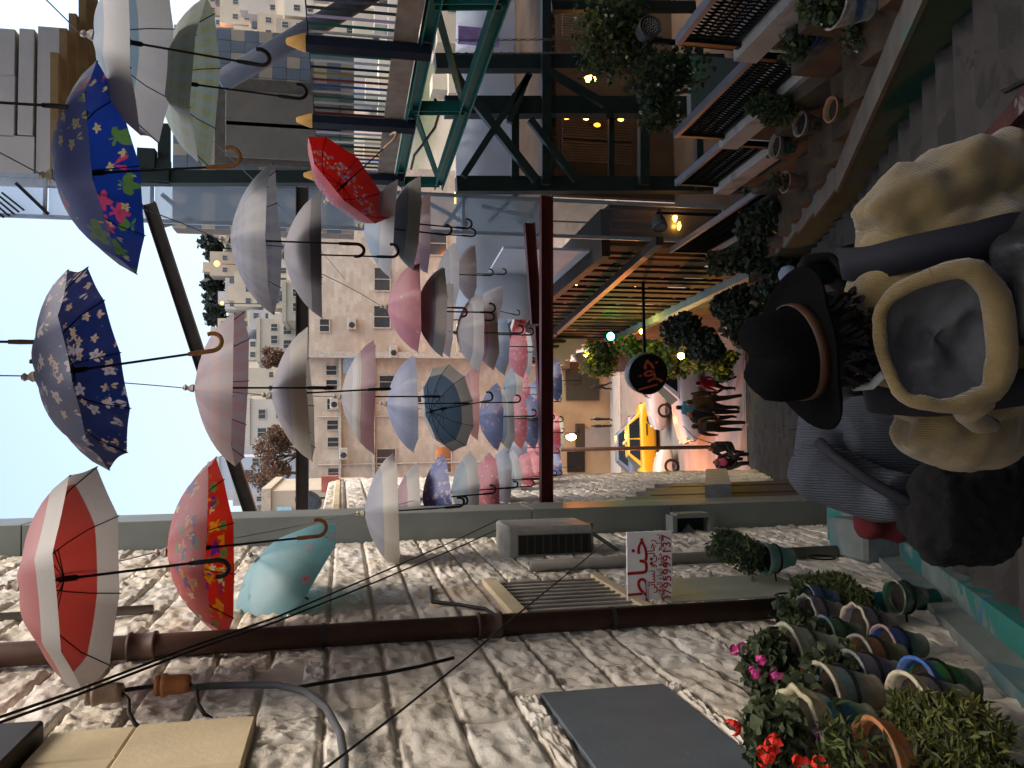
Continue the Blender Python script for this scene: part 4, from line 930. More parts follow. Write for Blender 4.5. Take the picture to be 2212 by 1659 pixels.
def umbrella(key, label, dx, dy, wpx, st, tu=0., tf=0., n=8, hk='k', hr=0., D=1.04, dip=.028, detail=2, sagk=.275, hl=.86, spin=10.):
    zc = FPX*D/wpx; P = ray(dx, dy)*zc; APEX[key] = P
    up = (V((0, 0, 1))+CR*math.tan(R(tu))+V((0, 1, 0))*math.tan(R(tf))).normalized()
    q = V((0, 0, 1)).rotation_difference(up)
    t = thing('umbrella', label, 'umbrella', P, 'umbrellas hung over the stairs'); t.rotation_mode = 'QUATERNION'; t.rotation_quaternion = q
    fm = fabric('fabric_'+key, st); sag = D*sagk
    me, jit = canopy_mesh(n, D, sag, fm, dip, sum(ord(ch_)*(i_+3) for i_, ch_ in enumerate(key)) % 977)
    sr = R(spin); o = link('canopy', me, t); o.rotation_euler = (0, 0, sr)
    def rim(k, f):
        a = 2*PI*k/n+sr; z = -sag*DOME(f)+jit[k]*f*f
        return V((math.cos(a)*D/2*f, math.sin(a)*D/2*f, z-.006))
    runz = -sag*.62
    if detail == 2:
        for k in range(n):
            b = MB(); b.tube([rim(k, f) for f in (.03, .2, .4, .6, .8, 1.0)], .0032, 5); b.tube([V((0, 0, runz)), rim(k, .5)], .0026, 4); b.build('rib', m_blackm, None).parent = t
    elif detail == 1:
        b = MB()
        for k in range(n): b.tube([rim(k, f) for f in (.03, .35, .7, 1.0)], .0042, 4); b.tube([V((0, 0, runz)), rim(k, .5)], .0035, 4)
        b.build('ribs', m_blackm, None).parent = t
    hz_ = -D*hl+.03
    b = MB(); b.tube([(0, 0, .05), (0, 0, hz_+.13)], .0065 if detail == 2 else .008, 8); b.lathe([(.008, runz+.03), (.014, runz+.02), (.014, runz-.05), (.008, runz-.06)], 8); b.build('shaft', m_blackm, None).parent = t
    h = R(hr); hx = V((math.cos(h), math.sin(h), 0)); rr = .05
    pts = [V((0, 0, hz_+.15)), V((0, 0, hz_+.10)), V((0, 0, hz_+.05))]+[V((0, 0, hz_+.03))+hx*rr*(1-math.cos(a))+V((0, 0, -rr*math.sin(a))) for a in [R(x) for x in range(0, 201, 20)]]
    b = MB(); b.tube(pts, [.011, .0125]+[.0115]*(len(pts)-2), 8); b.build('handle', HM[hk], None, True).parent = t
    b = MB(); b.lathe([(.0, .075), (.012, .07), (.02, .055), (.012, .04), (.026, .02), (.03, .005), (.012, 0)], 7, None, lambda i, a: 1+.25*math.sin(3*a+i)); b.build('wire_tie', m_tie, None).parent = t
    return t
GREY, LGREY = '8d8c92', 'a7a7ac'
sak = lambda base: ('flor', base, [('cfc4cc', 9., .36, .10, 0., (0, 9, .12)), ('cdb59c', 13., .34, .1, 5., (.08, 9, .3)), ('54789f', 26., .2, .05, 9., (0, 9, .5))])
bluef = ('flor', '1f3f9c', [('5f8a4a', 6., .44, .22, .35, (0, 9, .3)), ('c94f78', 5.6, .36, .16, 0., (0, 9, .3)), ('cdbd86', 13., .36, .12, 7., (0, 9, .55))])
redf = ('flor', 'd03226', [('6b7a3a', 8., .40, .25, 5.2, (.28, .49, .1)), ('e08a1e', 8.5, .44, .2, 0., (.30, .48, .05)), ('5b2a86', 8., .40, .18, 2.4, (.28, .47, .1)), ('d8c89a', 12, .32, .1, 8., (.28, .48, .4))])
tealf = ('flor', '6fb6c0', [('d08d9a', 6., .22, .15, 1., (.1, 9, .35)), ('4f9a8a', 7., .2, .2, 4., (.1, 9, .5))])
redb = ('flor', 'd2302e', [('8f86a0', 20., .45, .2, 0., (.31, .43)), ('c9b060', 26., .4, .2, 3., (.31, .43, .3)), ('e07a70', 24., .14, .05, 8., (0, .3, .6))])
pinkd = ('flor', 'cf5f6c', [('e0a2ac', 12., .3, .2, 0., (0, 9, .3)), ('b7434c', 9., .2, .15, 4., (0, 9, .3))])
bluep = ('flor', '34508f', [('c9697c', 7., .34, .2, 0., (0, 9, .25)), ('8f7f9c', 10., .3, .2, 4., (0, 9, .3))])
U = umbrella
# ---- nearest, overhead
U('redwhite', 'big red umbrella with wide white border, top left above the drainpipe', 47, 1262, 500, ('border', 'b9483f', 'cdc8be', .445), -5, 0, 8, 'k', 150, dip=.035, spin=20)
U('redfloral', 'bright red umbrella with a ring of purple and yellow flowers', 362, 1192, 395, redf, -4, 0, 10, 'w', 20, dip=.03)
U('teal', 'pale turquoise flowered umbrella tipped on its side against the stone wall', 553, 1208, 330, tealf, 42, -14, 8, 'b', 160, spin=5)
U('bluefloral', 'royal blue umbrella with pink roses and cream blossoms, upper right', 118, 378, 455, bluef, -6, 0, 8, 'w', 5, dip=.03, spin=25)
U('sakura', 'large navy blue umbrella covered with white cherry blossoms', 80, 812, 455, sak('1c3170'), -9, 0, 10, 'w', 20, dip=.05, spin=5)
U('whiteblue', 'white umbrella with blue-grey inner panels at the top right edge', 205, 78, 430, ('border', '8fb0c4', 'd9d8d6', .36), 6, 0, 8, 'k', 300, dip=.05)
U('olive', 'olive green plaid umbrella beside the striped wall', 342, 172, 365, ('plaid', 'a3ad8d', '8f9a5a', '8fb0c0', 70., 30.), 4, 0, 8, 'k', 10)
U('offtop', 'brown hooked umbrella handle hanging in at the top edge', -345, 735, 480, ('plain', '6f6a68'), 0, 0, 8, 'b', 190)
U('offtop2', 'thick black umbrella handle hanging in at the top edge near the timber slats', -300, 203, 520, ('plain', '70727a'), 0, 0, 8, 'k', 95)
# ---- right column
U('greyplaid', 'grey checked umbrella above the teal bridge railing', 497, 518, 335, ('plaid', '8a8b96', '6f7284', 'a09c98', 60., 24.), 0, 0, 10, 'k', 200, dip=.02)
U('greypurple', 'grey umbrella with dark plum border in front of the stone building', 612, 548, 290, ('border', '9a9292', '3c2f3d', .46), 0, 0, 8, 'k', 350, dip=.03)
U('redopen', 'red umbrella swung open toward the camera showing its flowered border', 712, 428, 240, redb, -38, 36, 8, 't', 40)
U('bluewhite', 'pale blue umbrella with white border partly hidden behind the tipped red one', 785, 488, 225, ('border', '9db4c6', 'd6d6d4', .40), 4, 0, 8, 'k', 0, detail=1, dip=.05)
U('darkgrey', 'dark slate umbrella with khaki border below the tipped red umbrella', 838, 478, 215, ('border', '4c4f55', '8c8470', .41), 3, 0, 8, 'k', 0, detail=1)
U('rednear', 'dark red umbrella tucked beneath the slate one', 872, 500, 185, ('border', '8f2328', '6b2a2a', .42), 2, 0, 8, 'k', 10, detail=1)
U('pinkplain', 'coral pink umbrella with one sagging panel', 836, 662, 205, ('flor', 'd87d84', [('e6b7ba', 9., .2, .15, 0., (.2, 9, .4))]), 0, 0, 8, 'r', 180, detail=1, sagk=.31)
U('tealbrown', 'dark umbrella fading from teal to maroon with beige border', 898, 672, 205, ('grad', '5f2f33', '54707e', '93887a', .42), 0, 0, 8, 'k', 0, detail=1)
U('redbeige', 'maroon umbrella right below the teal and maroon one', 925, 690, 170, ('border', '9c2f33', 'a2988a', .45), 0, 0, 8, 'k', 0, detail=1)
U('whitegrey', 'off-white umbrella with white border right of the dark one', 944, 592, 145, ('border', 'b9b6b2', 'd5d5d2', .40), 0, 0, 8, 'k', 0, detail=1)
U('brown', 'brown umbrella with hooked handle against the white canvas', 985, 590, 130, ('plain', '6b4526'), 0, 0, 8, 'k', 0, detail=1)
U('greywhite', 'mauve-grey umbrella with white border, lower right cluster', 985, 718, 175, ('border', '9d9899', 'd2d2d0', .41), 0, 0, 8, 'k', 0, detail=1)
U('crimson', 'crimson umbrella with beige border under the mauve-grey one', 1020, 722, 160, ('border', 'a63f47', '9b9383', .40), 0, 0, 8, 'k', 0, detail=1)
U('greytop', 'plain mauve-grey umbrella close to the red beam at right', 1028, 660, 115, ('plain', '8f8890'), 12, 0, 8, 'k', 0, detail=1, sagk=.4)
U('denim', 'denim blue umbrella low in the right cluster', 1052, 748, 130, ('grad', '4d6a88', '6f93b4'), 0, 0, 8, 'k', 0, detail=1)
U('redopen2', 'small red and white umbrella turned open beside the red beam', 1112, 690, 92, ('border', 'd9473f', 'd6d3cf', .36), 25, 42, 8, 'k', 0, detail=1)
U('pinkfl2', 'pink patterned umbrella low beside the red beam', 1095, 760, 118, pinkd, 0, 0, 8, 'k', 0, detail=1)
U('blue2', 'slate blue umbrella just above the red beam', 1112, 765, 100, ('border', '5d7690', 'c3c4c4', .45), 0, 0, 8, 'k', 0, detail=1)
# ---- middle column
U('pinkcheck', 'pink and grey checked umbrella in the centre with red checked lining', 420, 838, 345, ('plaid', 'b08483', '8b8f9e', 'a86c6b', 42., 20.), 0, 0, 10, 'k', 90, dip=.02)
U('greytan', 'mauve-grey umbrella with tan border below the pink check', 586, 853, 300, ('border', '9b9096', 'b5ab9a', .40), -3, 0, 8, 'k', 90, dip=.03)
U('creamcrimson', 'cream umbrella with beaded ring and crimson edge in the centre', 736, 857, 255, ('rings', 'b3a9a4', [('c9c2bc', .30, .36), ('a39469', .385, .41), ('8d3550', .41, .6)]), 0, 0, 8, 'k', 90, dip=.03)
U('lavender', 'lavender blue umbrella in the centre with fine stripes', 834, 872, 215, ('plaid', '7f8cb4', '9aa3bd', '8896bc', 26., 40.), 0, 0, 10, 'k', 90, dip=.03)
U('darkopen', 'slate umbrella with cream border turned open toward the camera', 930, 888, 190, ('border', '5f7c92', 'cfc7b6', .42), -10, 42, 10, 'k', 350, detail=2)
U('redbehind', 'red umbrella peeking out from behind the open slate one', 985, 870, 165, ('border', 'b9433c', 'c46a5c', .42), 0, 5, 8, 'k', 0, detail=1)
U('bluepink', 'blue umbrella with pink roses under the open slate one', 1034, 900, 150, bluep, 0, 0, 8, 'k', 0, detail=1)
U('tealgrey2', 'teal umbrella with grey border in the lower middle column', 1062, 905, 138, ('border', '4f7080', '9aa2a2', .42), 0, 0, 8, 'k', 0, detail=1)
U('pink2', 'rose pink umbrella in the lower middle column', 1092, 908, 128, pinkd, 0, 0, 8, 'k', 0, detail=1)
U('bluepink2', 'blue flowered umbrella last above the red beam in the middle', 1118, 912, 120, bluep, 0, 0, 8, 'k', 0, detail=1)
U('m8', 'small teal umbrella with cream border between the middle and right rows', 1088, 838, 112, ('border', '4f7284', 'b4b0a4', .42), 0, 0, 8, 'k', 0, detail=1)
U('m9', 'small rose umbrella with pale panels in the dense far cluster', 1106, 852, 104, pinkd, 0, 0, 8, 'k', 0, detail=1)
U('m10', 'small blue flowered umbrella behind the rose ones by the red beam', 1132, 868, 98, bluep, 0, 0, 8, 'k', 0, detail=1)
U('m11', 'white edged grey umbrella squeezed between two pink ones', 1140, 935, 96, ('border', '7d8c9c', 'c0c0bc', .42), 0, 0, 8, 'k', 0, detail=1)
U('m12', 'pale lilac umbrella in the dense cluster left of the blue flowered one', 1098, 968, 112, ('grad', '8a7f98', '9aa6bc'), 0, 0, 8, 'k', 0, detail=1)
U('m13', 'salmon umbrella in the dense cluster near the red tie beam', 1126, 980, 100, pinkd, 0, 0, 8, 'k', 0, detail=1)
U('r9', 'plum grey umbrella far back beside the red beam post', 1128, 728, 92, ('plain', '7a6f7c'), 0, 0, 8, 'k', 0, detail=1)
# ---- left column
U('greybeige', 'grey umbrella with cream border in front of the grey metal column', 787, 1108, 255, ('border', '8f93a0', 'bdb3a2', .40), -2, 0, 8, 'k', 330, dip=.05)
U('marooncream', 'maroon umbrella with cream border under the grey one at the column', 850, 1095, 190, ('border', '8f3f41', 'a89e8e', .38), 0, 0, 8, 'k', 0, detail=1)
U('sakura2', 'violet-blue umbrella with white blossoms near the grey column', 912, 1078, 190, sak('4a5aa8'), -3, 0, 8, 'k', 0, detail=1)
U('tealgrey', 'grey-teal umbrella with pale border in the left column', 975, 1062, 172, ('border', '6a8492', '9fa09e', .40), -2, 0, 8, 'k', 330, detail=1)
U('pink3', 'pink umbrella with darker panels in the left column', 1022, 1058, 158, pinkd, -2, 0, 8, 'r', 0, detail=1)
U('lilac', 'lilac-grey umbrella with long panels in the left column', 1052, 1038, 145, ('grad', '7d7488', '93a2b4'), 0, 0, 10, 'k', 0, detail=1)
U('teal4', 'teal umbrella with pale border just left of the red beam post', 1080, 1035, 125, ('border', '5a7e90', 'a8acac', .42), 0, 0, 8, 'k', 0, detail=1)
U('pink4', 'pale pink umbrella close above the red beam on the left', 1108, 1030, 115, pinkd, 0, 0, 8, 'k', 0, detail=1)
U('pink5', 'last rose umbrella above the red beam on the left', 1128, 1028, 105, pinkd, 0, 0, 8, 'k', 0, detail=1)
# ---- beyond the red beam
U('f1', 'far blue and pink umbrella beyond the red beam over the shops', 1178, 822, 95, bluep, 0, 0, 8, 'k', 0, detail=1)
U('f2', 'far pale green umbrella beyond the red beam over the shops', 1185, 830, 84, ('border', '6f8f8a', 'a6b48c', .4), 0, 0, 8, 'k', 0, detail=1)
U('f3', 'far pink umbrella beyond the red beam, middle', 1176, 936, 92, pinkd, 0, 0, 8, 'k', 0, detail=1)
U('f4', 'far mint green umbrella beyond the red beam, middle', 1190, 940, 76, ('plain', '9fb59a'), 0, 0, 8, 'k', 0, detail=1)
U('f5', 'far blue flowered umbrella beyond the red beam on the left', 1180, 1010, 90, bluep, 0, 0, 8, 'k', 0, detail=1)
# ---- wires the umbrellas hang from
m_wire = mat('steel_wire', '6f7274', .4, .6, var=.1)
def wire(keys, ext0, ext1, label):
    pts = [APEX[k]+V((0, 0, .062)) for k in keys]; pts = [pts[0]+V(ext0)]+pts+[pts[-1]+V(ext1)]
    out = []
    for a, b in zip(pts[:-1], pts[1:]):
        for t in range(6):
            u = t/6; p = a.lerp(b, u); p.z -= .06*math.sin(u*PI)*min(1, (b-a).length/2); out.append(p)
    q = MB(); q.tube(out+[pts[-1]], .0035, 5)
    tag(q.build('wire', m_wire, org=pts[0]), label, 'wire', 'wires carrying the umbrellas')
wire(['redwhite', 'redfloral', 'greybeige', 'sakura2', 'tealgrey', 'lilac'], (.1, -2.5, 1.1), (0, 2.4, -.8), 'wire along the left row of umbrellas beside the stone wall')
wire(['sakura', 'pinkcheck', 'greytan', 'creamcrimson', 'lavender', 'bluepink', 'pink2'], (-.1, -2.2, 1.0), (0, 2.0, -.7), 'wire along the middle row of umbrellas from the navy one')
wire(['bluefloral', 'greyplaid', 'greypurple', 'pinkplain', 'greywhite', 'denim'], (.2, -2.2, 1.0), (.1, 2.0, -.7), 'wire along the right row of umbrellas from the royal blue one')
wire(['whiteblue', 'olive'], (.4, -2.0, .9), (-.35, 5.0, -1.2), 'wire carrying the white and the olive umbrellas')

# ================================================================ POTS AND PLANTS
m_earth = mat('potting_soil', '2e261e', .95, bmp=.4)
def potmat(name, c1, c2, c3_):
    if name in MC: return MC[name]
    m, nt, ns, lk, bs = nodes(name); co = coord(nt); sx = ns.new('ShaderNodeSeparateXYZ'); lk.new(co, sx.inputs[0])
    n1 = noise_(nt, co, 7., 6, .6); z = math_(nt, 'ADD', sx.outputs[2], math_(nt, 'MULTIPLY', math_(nt, 'SUBTRACT', n1, .5), .22))
    out = mixc(nt, step(nt, z, .085, .115), c3(c2), c3(c1)); out = mixc(nt, step(nt, z, .185, .205), out, c3(c3_))
    out = mixc(nt, math_(nt, 'MULTIPLY', step(nt, noise_(nt, co, 13., 6, .65), .46, .60), .72), out, c3('7d766a'))
    lk.new(out, bs.inputs['Base Color']); bs.inputs['Roughness'].default_value = .65; bump(nt, bs, noise_(nt, co, 40., 6), .25); MC[name] = m; return m
GER = ['3f4a2c', '566040', '2c3722']; FERN = ['46532a', '5c6632', '38421f']; SHR = ['33452a', '26361f', '4a5a33']
prnd = random.Random(21)
def blossom(t, P, col, r):
    b = MB()
    for _ in range(9):
        d = V((prnd.gauss(0, 1), prnd.gauss(0, 1), prnd.gauss(0, 1))).normalized(); c = P+d*r*.75; a = d.cross(V((.3, .5, .8))).normalized()*r*.5; e = d.cross(a).normalized()*r*.5
        b.add([c-a, c-e, c+a, c+e, c+d*r*.25], [(0, 1, 4), (1, 2, 4), (2, 3, 4), (3, 0, 4)])
    b.build('blossom', mat('petal_'+col, col, .6, var=.2, scale=60), t)
def pot(P, label, cols, r=.11, h=.22, lean=(0, 0), wavy=False, ring=True, plant=None, flowers=None, nl=500, ls=.05, side=None, group='clay pots on the left wall', prad=None, nm='potted_plant'):
    P = V(P); t = thing(nm if plant else 'flower_pot', label, 'plant pot', P, group)
    Rm = Matrix.Rotation(R(lean[0]), 4, 'X') @ Matrix.Rotation(R(lean[1]), 4, 'Y')
    k = r/.11; hz = h
    prof = [(.0, 0), (.055*k, 0), (.062*k, .01), (.058*k, .02), (.085*k, hz*.45), (.1*k, hz*.72), (.11*k, hz*.86), (.118*k, hz*.97), (.122*k, hz), (.108*k, hz+.004), (.1*k, hz*.9), (.085*k, hz*.6), (0, hz*.6)]
    wv = (lambda i, a: 1+(.05*math.sin(9*a) if 6 <= i <= 10 else 0)) if wavy else None
    b = MB(); b.lathe(prof, 36 if wavy else 24, Rm, wv); b.v = [q*(1+.035*noise.noise(q*14+P*3)) for q in b.v]; me = b.mesh('pot', potmat('glaze_'+'_'.join(cols), *cols), smooth=True); link('pot', me, t)
    b = MB(); b.lathe([(0, hz*.82), (.098*k, hz*.80)], 16, Rm); link('soil', b.mesh('soil', m_earth), t)
    if ring:
        b = MB(); zz = hz*.62; rr = .103*k
        b.tube([Rm @ V((rr*math.cos(a), rr*math.sin(a), zz)) for a in [2*PI*q/22 for q in range(23)]], .007, 6); q0 = Rm @ V((-rr, 0, zz)); b.tube([q0, q0+V((WX-P.x-q0.x if ring is True else -.05, 0, -.01))], .007, 5); link('ring_holder', b.mesh('ring_holder', m_blackm), t)
    if plant:
        b = MB(); c = Rm @ V((0, 0, hz)); pr = prad or (r*1.35, r*1.35, r*1.1)
        lob = [(V((prnd.uniform(-.4, .4), prnd.uniform(-.4, .4), prnd.uniform(-.2, .4))), prnd.uniform(.45, .75)) for _ in range(7)]
        off = V(side or (0, 0, r*.7)); leaves(b, c+off, pr, nl, ls, prnd, 3, lob, plant is FERN); link('foliage', b.mesh('foliage', leafmats('leaf_'+plant[0]+'_', plant)), t)
        b = MB()
        for _ in range(6): e = off+V((prnd.uniform(-1, 1)*pr[0]*.6, prnd.uniform(-1, 1)*pr[1]*.6, pr[2]*.5)); b.tube([c-V((0, 0, hz*.2)), c+e*.5, c+e], .004, 4)
        link('stems', b.mesh('stems', m_trunk), t)
    if flowers:
        for (fx, fy, fz, col, fr) in flowers: blossom(t, P+V((fx, fy, fz)), col, fr)
    return t
def wp(zx, zy, X=-1.07): return aX(1591+zx*.2808, 1207+zy*.2808, X)
RED, PNK, MAG = 'd2301f', 'c93f86', 'a02a9a'
def low(P, h=.22): return P-V((0, 0, h))
pot(low(wp(510, 320)), 'blue pot with a pink bloom beside the teal drainpipe foot, uppermost on the wall', ('2f5f9a', '28507c', '7f9aa4'), .085, .19, plant=SHR, nl=160, flowers=[(.0, -.08, .25, PNK, .025)])
pot(low(wp(520, 430)), 'grey-mauve pot with wavy rim left of the blue pot', ('7d747c', '746a66', '8c938a'), .10, .21, wavy=True, plant=SHR, nl=200)
pot(low(wp(905, 530)), 'empty grey pot with frilly cream rim below the teal pipe foot', ('76707a', '6d6670', 'b5a890'), .115, .22, wavy=True)
pot(low(wp(640, 610)), 'dark green pot with a cobalt band under a geranium', ('3d6a4a', '2e5a45', '2d5694'), .10, .2, plant=GER, nl=260)
pot(low(wp(440, 740)), 'pale sage pot with a big leafy geranium and pink blooms', ('90a08c', '7f9084', 'a3a288'), .135, .26, plant=GER, nl=900, ls=.055, prad=(.17, .15, .14), side=(0, -.06, .11), flowers=[(.05, -.02, .52, PNK, .03), (.0, -.2, .52, PNK, .03), (.04, -.17, .47, PNK, .028), (0, -.28, .46, 'a83f7a', .038), (.03, .06, .44, PNK, .03)])
pot(low(wp(1110, 690)), 'small pot of cobalt blue and green glaze, lowest by the pipe foot', ('2f5a9e', '5f7f6c', 'a07f72'), .10, .21, lean=(0, 0))
pot(low(wp(940, 780)), 'orange and olive pot in the middle of the wall cluster', ('9a6a3e', '5f6a40', '7d7d70'), .105, .22, plant=SHR, nl=160)
pot(low(wp(880, 920)), 'lilac-grey pot with red geranium in the middle of the cluster', ('857f92', '6a6470', '7d8a84'), .105, .22, plant=GER, nl=420, prad=(.14, .14, .12), flowers=[(.02, -.08, .33, RED, .025), (.05, .0, .36, RED, .02), (.03, .10, .37, RED, .02), (0, -.12, .38, RED, .022)])
pot(low(wp(690, 1060)), 'pale turquoise and tan pot with cream rim', ('7fa0a0', '9a9078', 'b8b096'), .12, .24, plant=GER, nl=220)
pot(low(wp(590, 1340)), 'large turquoise pot with wavy cream rim and red geraniums, nearest the panel', ('3f7c8c', '5c7a60', 'c2b890'), .145, .28, wavy=True, plant=GER, nl=1000, ls=.055, prad=(.15, .15, .13), side=(.02, -.06, .10), flowers=[(.03, .03, .50, RED, .032), (.02, -.19, .50, RED, .036), (.04, -.16, .45, RED, .036), (.02, -.26, .42, RED, .03), (.03, -.30, .38, RED, .028), (.06, -.05, .40, RED, .022)])
pot(low(wp(1360, 1140)), 'empty cream-rimmed grey pot at the bottom of the wall', ('8d8790', '7f8878', 'c5b99c'), .12, .25, plant=None)
pot(low(wp(1440, 1010)), 'bright green pot with blue rim right of the empty cream-rimmed pot', ('3f9a4c', '3a6a48', '3560a0'), .12, .25)
pot(low(wp(1330, 1310)), 'small salmon pink pot half hidden by the bottom fern', ('b5756a', 'a06a60', 'b58a78'), .085, .18)
pot(low(wp(1100, 1540)), 'terracotta orange pot at the bottom left corner', ('b0683a', '9c5a36', 'b87848'), .12, .24, plant=FERN, nl=300, flowers=[(.05, .12, .36, MAG, .02)])
pot(low(aX(1655, 1207, -1.05)), 'turquoise pot alone on the wall beside the slim grey pipe', ('5f9a8c', '4d8a7c', '8ab0a2'), .115, .24, plant=SHR, nl=200, flowers=[(.02, .08, .28, RED, .025)])
pot(low(wp(1190, 300)), 'dark green pot hidden under the fern by the pipe foot', ('2f5a40', '3a5a44', 'a08a78'), .10, .2)
def fern(P, rad, n, ls, label, cols=FERN, nm='fern', thin=True, group='ferns and trailing plants', lob=None, droop=.0, flowers=None):
    t = thing(nm, label, 'plant', P, group); b = MB()
    lob = lob or [(V((prnd.uniform(-.55, .55), prnd.uniform(-.55, .55), prnd.uniform(-.45, .45))), prnd.uniform(.3, .6)) for _ in range(10)]
    leaves(b, P, rad, n, ls, prnd, 3, lob, thin, droop); b.build('foliage', leafmats('leaf_'+cols[0]+'_', cols), t)
    b = MB()
    for _ in range(10):
        lc, lr = prnd.choice(lob); e = V((rad[0]*lc.x, rad[1]*lc.y, rad[2]*lc.z)); b.tube([V(P)-V((0, 0, rad[2]*.6)), V(P)+e*.5, V(P)+e*1.1], .004, 4)
    b.build('stems', m_trunk, t)
    if flowers:
        for _ in range(flowers[1]):
            lc, lr = prnd.choice(lob); d = V((prnd.gauss(0, 1), prnd.gauss(0, 1), prnd.gauss(0, 1))).normalized()*lr
            blossom(t, V(P)+V((rad[0]*(lc.x+d.x), rad[1]*(lc.y+d.y)-.05, rad[2]*(lc.z+d.z))), flowers[0], flowers[2])
    return t
fern(wp(800, 260, -1.08), (.13, .5, .2), 5200, .06, 'feathery green fern on the wall above the blue pot')
fern(wp(1700, 1440, -1.0), (.17, .36, .24), 9000, .05, 'big feathery olive fern in the bottom left corner', ['4f5426', '66682e', '3d421e'])
fern(aX(1600, 1185, -.98), (.16, .5, .24), 4500, .06, 'bushy dark green plant above the turquoise pot beside the metal panels', SHR)
q = MB()
for k, (zx, zy, rr) in enumerate(((395, 285, .075), (350, 440, .07))):
    P = wp(zx, zy, -1.1); q = MB(); q.tube([P+V((0, rr*math.cos(a), rr*math.sin(a))) for a in [2*PI*i/20 for i in range(21)]], .006, 5); q.tube([P+V((0, 0, -rr)), P+V((WX-P.x, 0, -rr))], .006, 5)
    tag(q.build('empty_ring', m_blackm, org=P), ('upper', 'lower')[k]+' empty black iron pot ring above the wall pots', 'ring', 'empty pot rings')
P = aX(1775, 1204, -1.08); q = MB(); q.tube([P+V((0, .1*math.cos(a), .1*math.sin(a))) for a in [2*PI*i/20 for i in range(21)]], .007, 5); tag(q.build('empty_ring', m_blackm, org=P), 'empty black iron ring over the slim grey pipe foot', 'ring', 'empty pot rings')

# ---- right side pots on the ledges
GR = 'pots on the right ledges'
def rpot(dx, dy, X, label, cols, r, h, **kw):
    P = aX(dx, dy, X); return pot(P, label, cols, r, h, ring=False, group=GR, **kw)
rpot(1825, 72, 3.5, 'cobalt blue pot with a leafy plant on the back ledge', ('22407c', '2a3c66', '1f3a70'), .17, .36, plant=SHR, nl=260, ls=.07, side=(-.1, .05, .08))
rpot(1880, 18, 3.0, 'white and blue pot at the right picture edge', ('3a5f90', '8f9a9c', 'b8bab4'), .16, .30, plant=SHR, nl=420, ls=.07)
rpot(1910, 82, 2.95, 'cream pot with dark band on the front ledge', ('8f8c7c', '3a3a36', 'a09a88'), .11, .20, plant=SHR, nl=140)
rpot(1842, 240, 2.95, 'small green pot with orange rim standing alone on the ledge', ('6f7a50', '4f5a40', 'a86a3c'), .115, .24)
rpot(1770, 270, 3.2, 'dark pot with pale rim left of the green pot', ('4a463e', '3a3630', '8f8a7c'), .13, .24)
rpot(1715, 318, 3.3, 'dark teal pot with pale rim under the feathery plant', ('1f4a42', '1b3f3a', '8a8a7a'), .14, .26)
rpot(1735, 395, 3.0, 'salmon terracotta pot on the far ledge', ('9a6f5c', '8a6452', 'a27a66'), .13, .26, plant=SHR, nl=160)
rpot(1668, 412, 3.55, 'orange and green pot with wavy rim by the red geraniums', ('a8752f', '3f8a4a', 'b08a58'), .13, .24, wavy=True, plant=GER, nl=420, ls=.07, prad=(.2, .25, .18), flowers=[(-.2, .0, .45, RED, .04), (-.1, .3, .3, RED, .045), (.0, .45, .55, RED, .03)])
rpot(1750, 470, 3.1, 'blue pot low under the shrubs on the far ledge', ('23466a', '1f3c5a', '3a5a78'), .12, .24)
fern(aX(1660, 240, 3.35), (.28, .4, .28), 3600, .08, 'feathery green plant spilling over the second coping', SHR)
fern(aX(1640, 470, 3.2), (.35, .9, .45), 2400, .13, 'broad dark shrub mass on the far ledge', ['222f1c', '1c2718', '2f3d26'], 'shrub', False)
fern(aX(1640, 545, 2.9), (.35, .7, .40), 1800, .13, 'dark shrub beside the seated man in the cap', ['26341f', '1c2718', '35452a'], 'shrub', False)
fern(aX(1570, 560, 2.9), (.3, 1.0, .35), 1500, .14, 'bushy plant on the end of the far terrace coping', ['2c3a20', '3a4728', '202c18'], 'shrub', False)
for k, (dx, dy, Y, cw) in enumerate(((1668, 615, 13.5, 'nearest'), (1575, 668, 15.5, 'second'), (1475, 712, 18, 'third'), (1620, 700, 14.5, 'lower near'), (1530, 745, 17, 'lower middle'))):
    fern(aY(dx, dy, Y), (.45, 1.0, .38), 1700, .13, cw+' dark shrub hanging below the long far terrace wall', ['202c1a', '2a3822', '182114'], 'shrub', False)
# climbing plant with white flowers by the flood light
P = aY(1395, 150, 9.0)
fern(aY(1330, 60, 9.2), (.62, .5, .62), 2200, .075, 'leafy climber with white blossoms round the floodlight, upper part', ['3f5230', '55632f', '2c3a22'], 'climber', False, flowers=('c9d2cc', 16, .022))
fern(aY(1420, 190, 9.2), (.55, .5, .6), 1800, .075, 'leafy climber with white blossoms hanging below the floodlight', ['33452a', '46552c', '24321d'], 'climber', False, flowers=('cfd6d0', 22, .022))
# vines with warm bulbs at the far end
for k, (dx, dy, Y, rr, cw) in enumerate(((1290, 775, 24, .8, 'highest'), (1375, 768, 22.5, .8, 'upper'), (1450, 772, 21.5, .75, 'middle'), (1520, 770, 20.5, .7, 'lower'), (1560, 790, 20, .55, 'lowest'))):
    fern(aY(dx, dy, Y), (rr*.8, rr, rr), 1100, .16, cw+' clump of lamplit vine at the far end of the restaurant', ['4a5a24', '5f6a2a', '33421c'], 'vine', False)

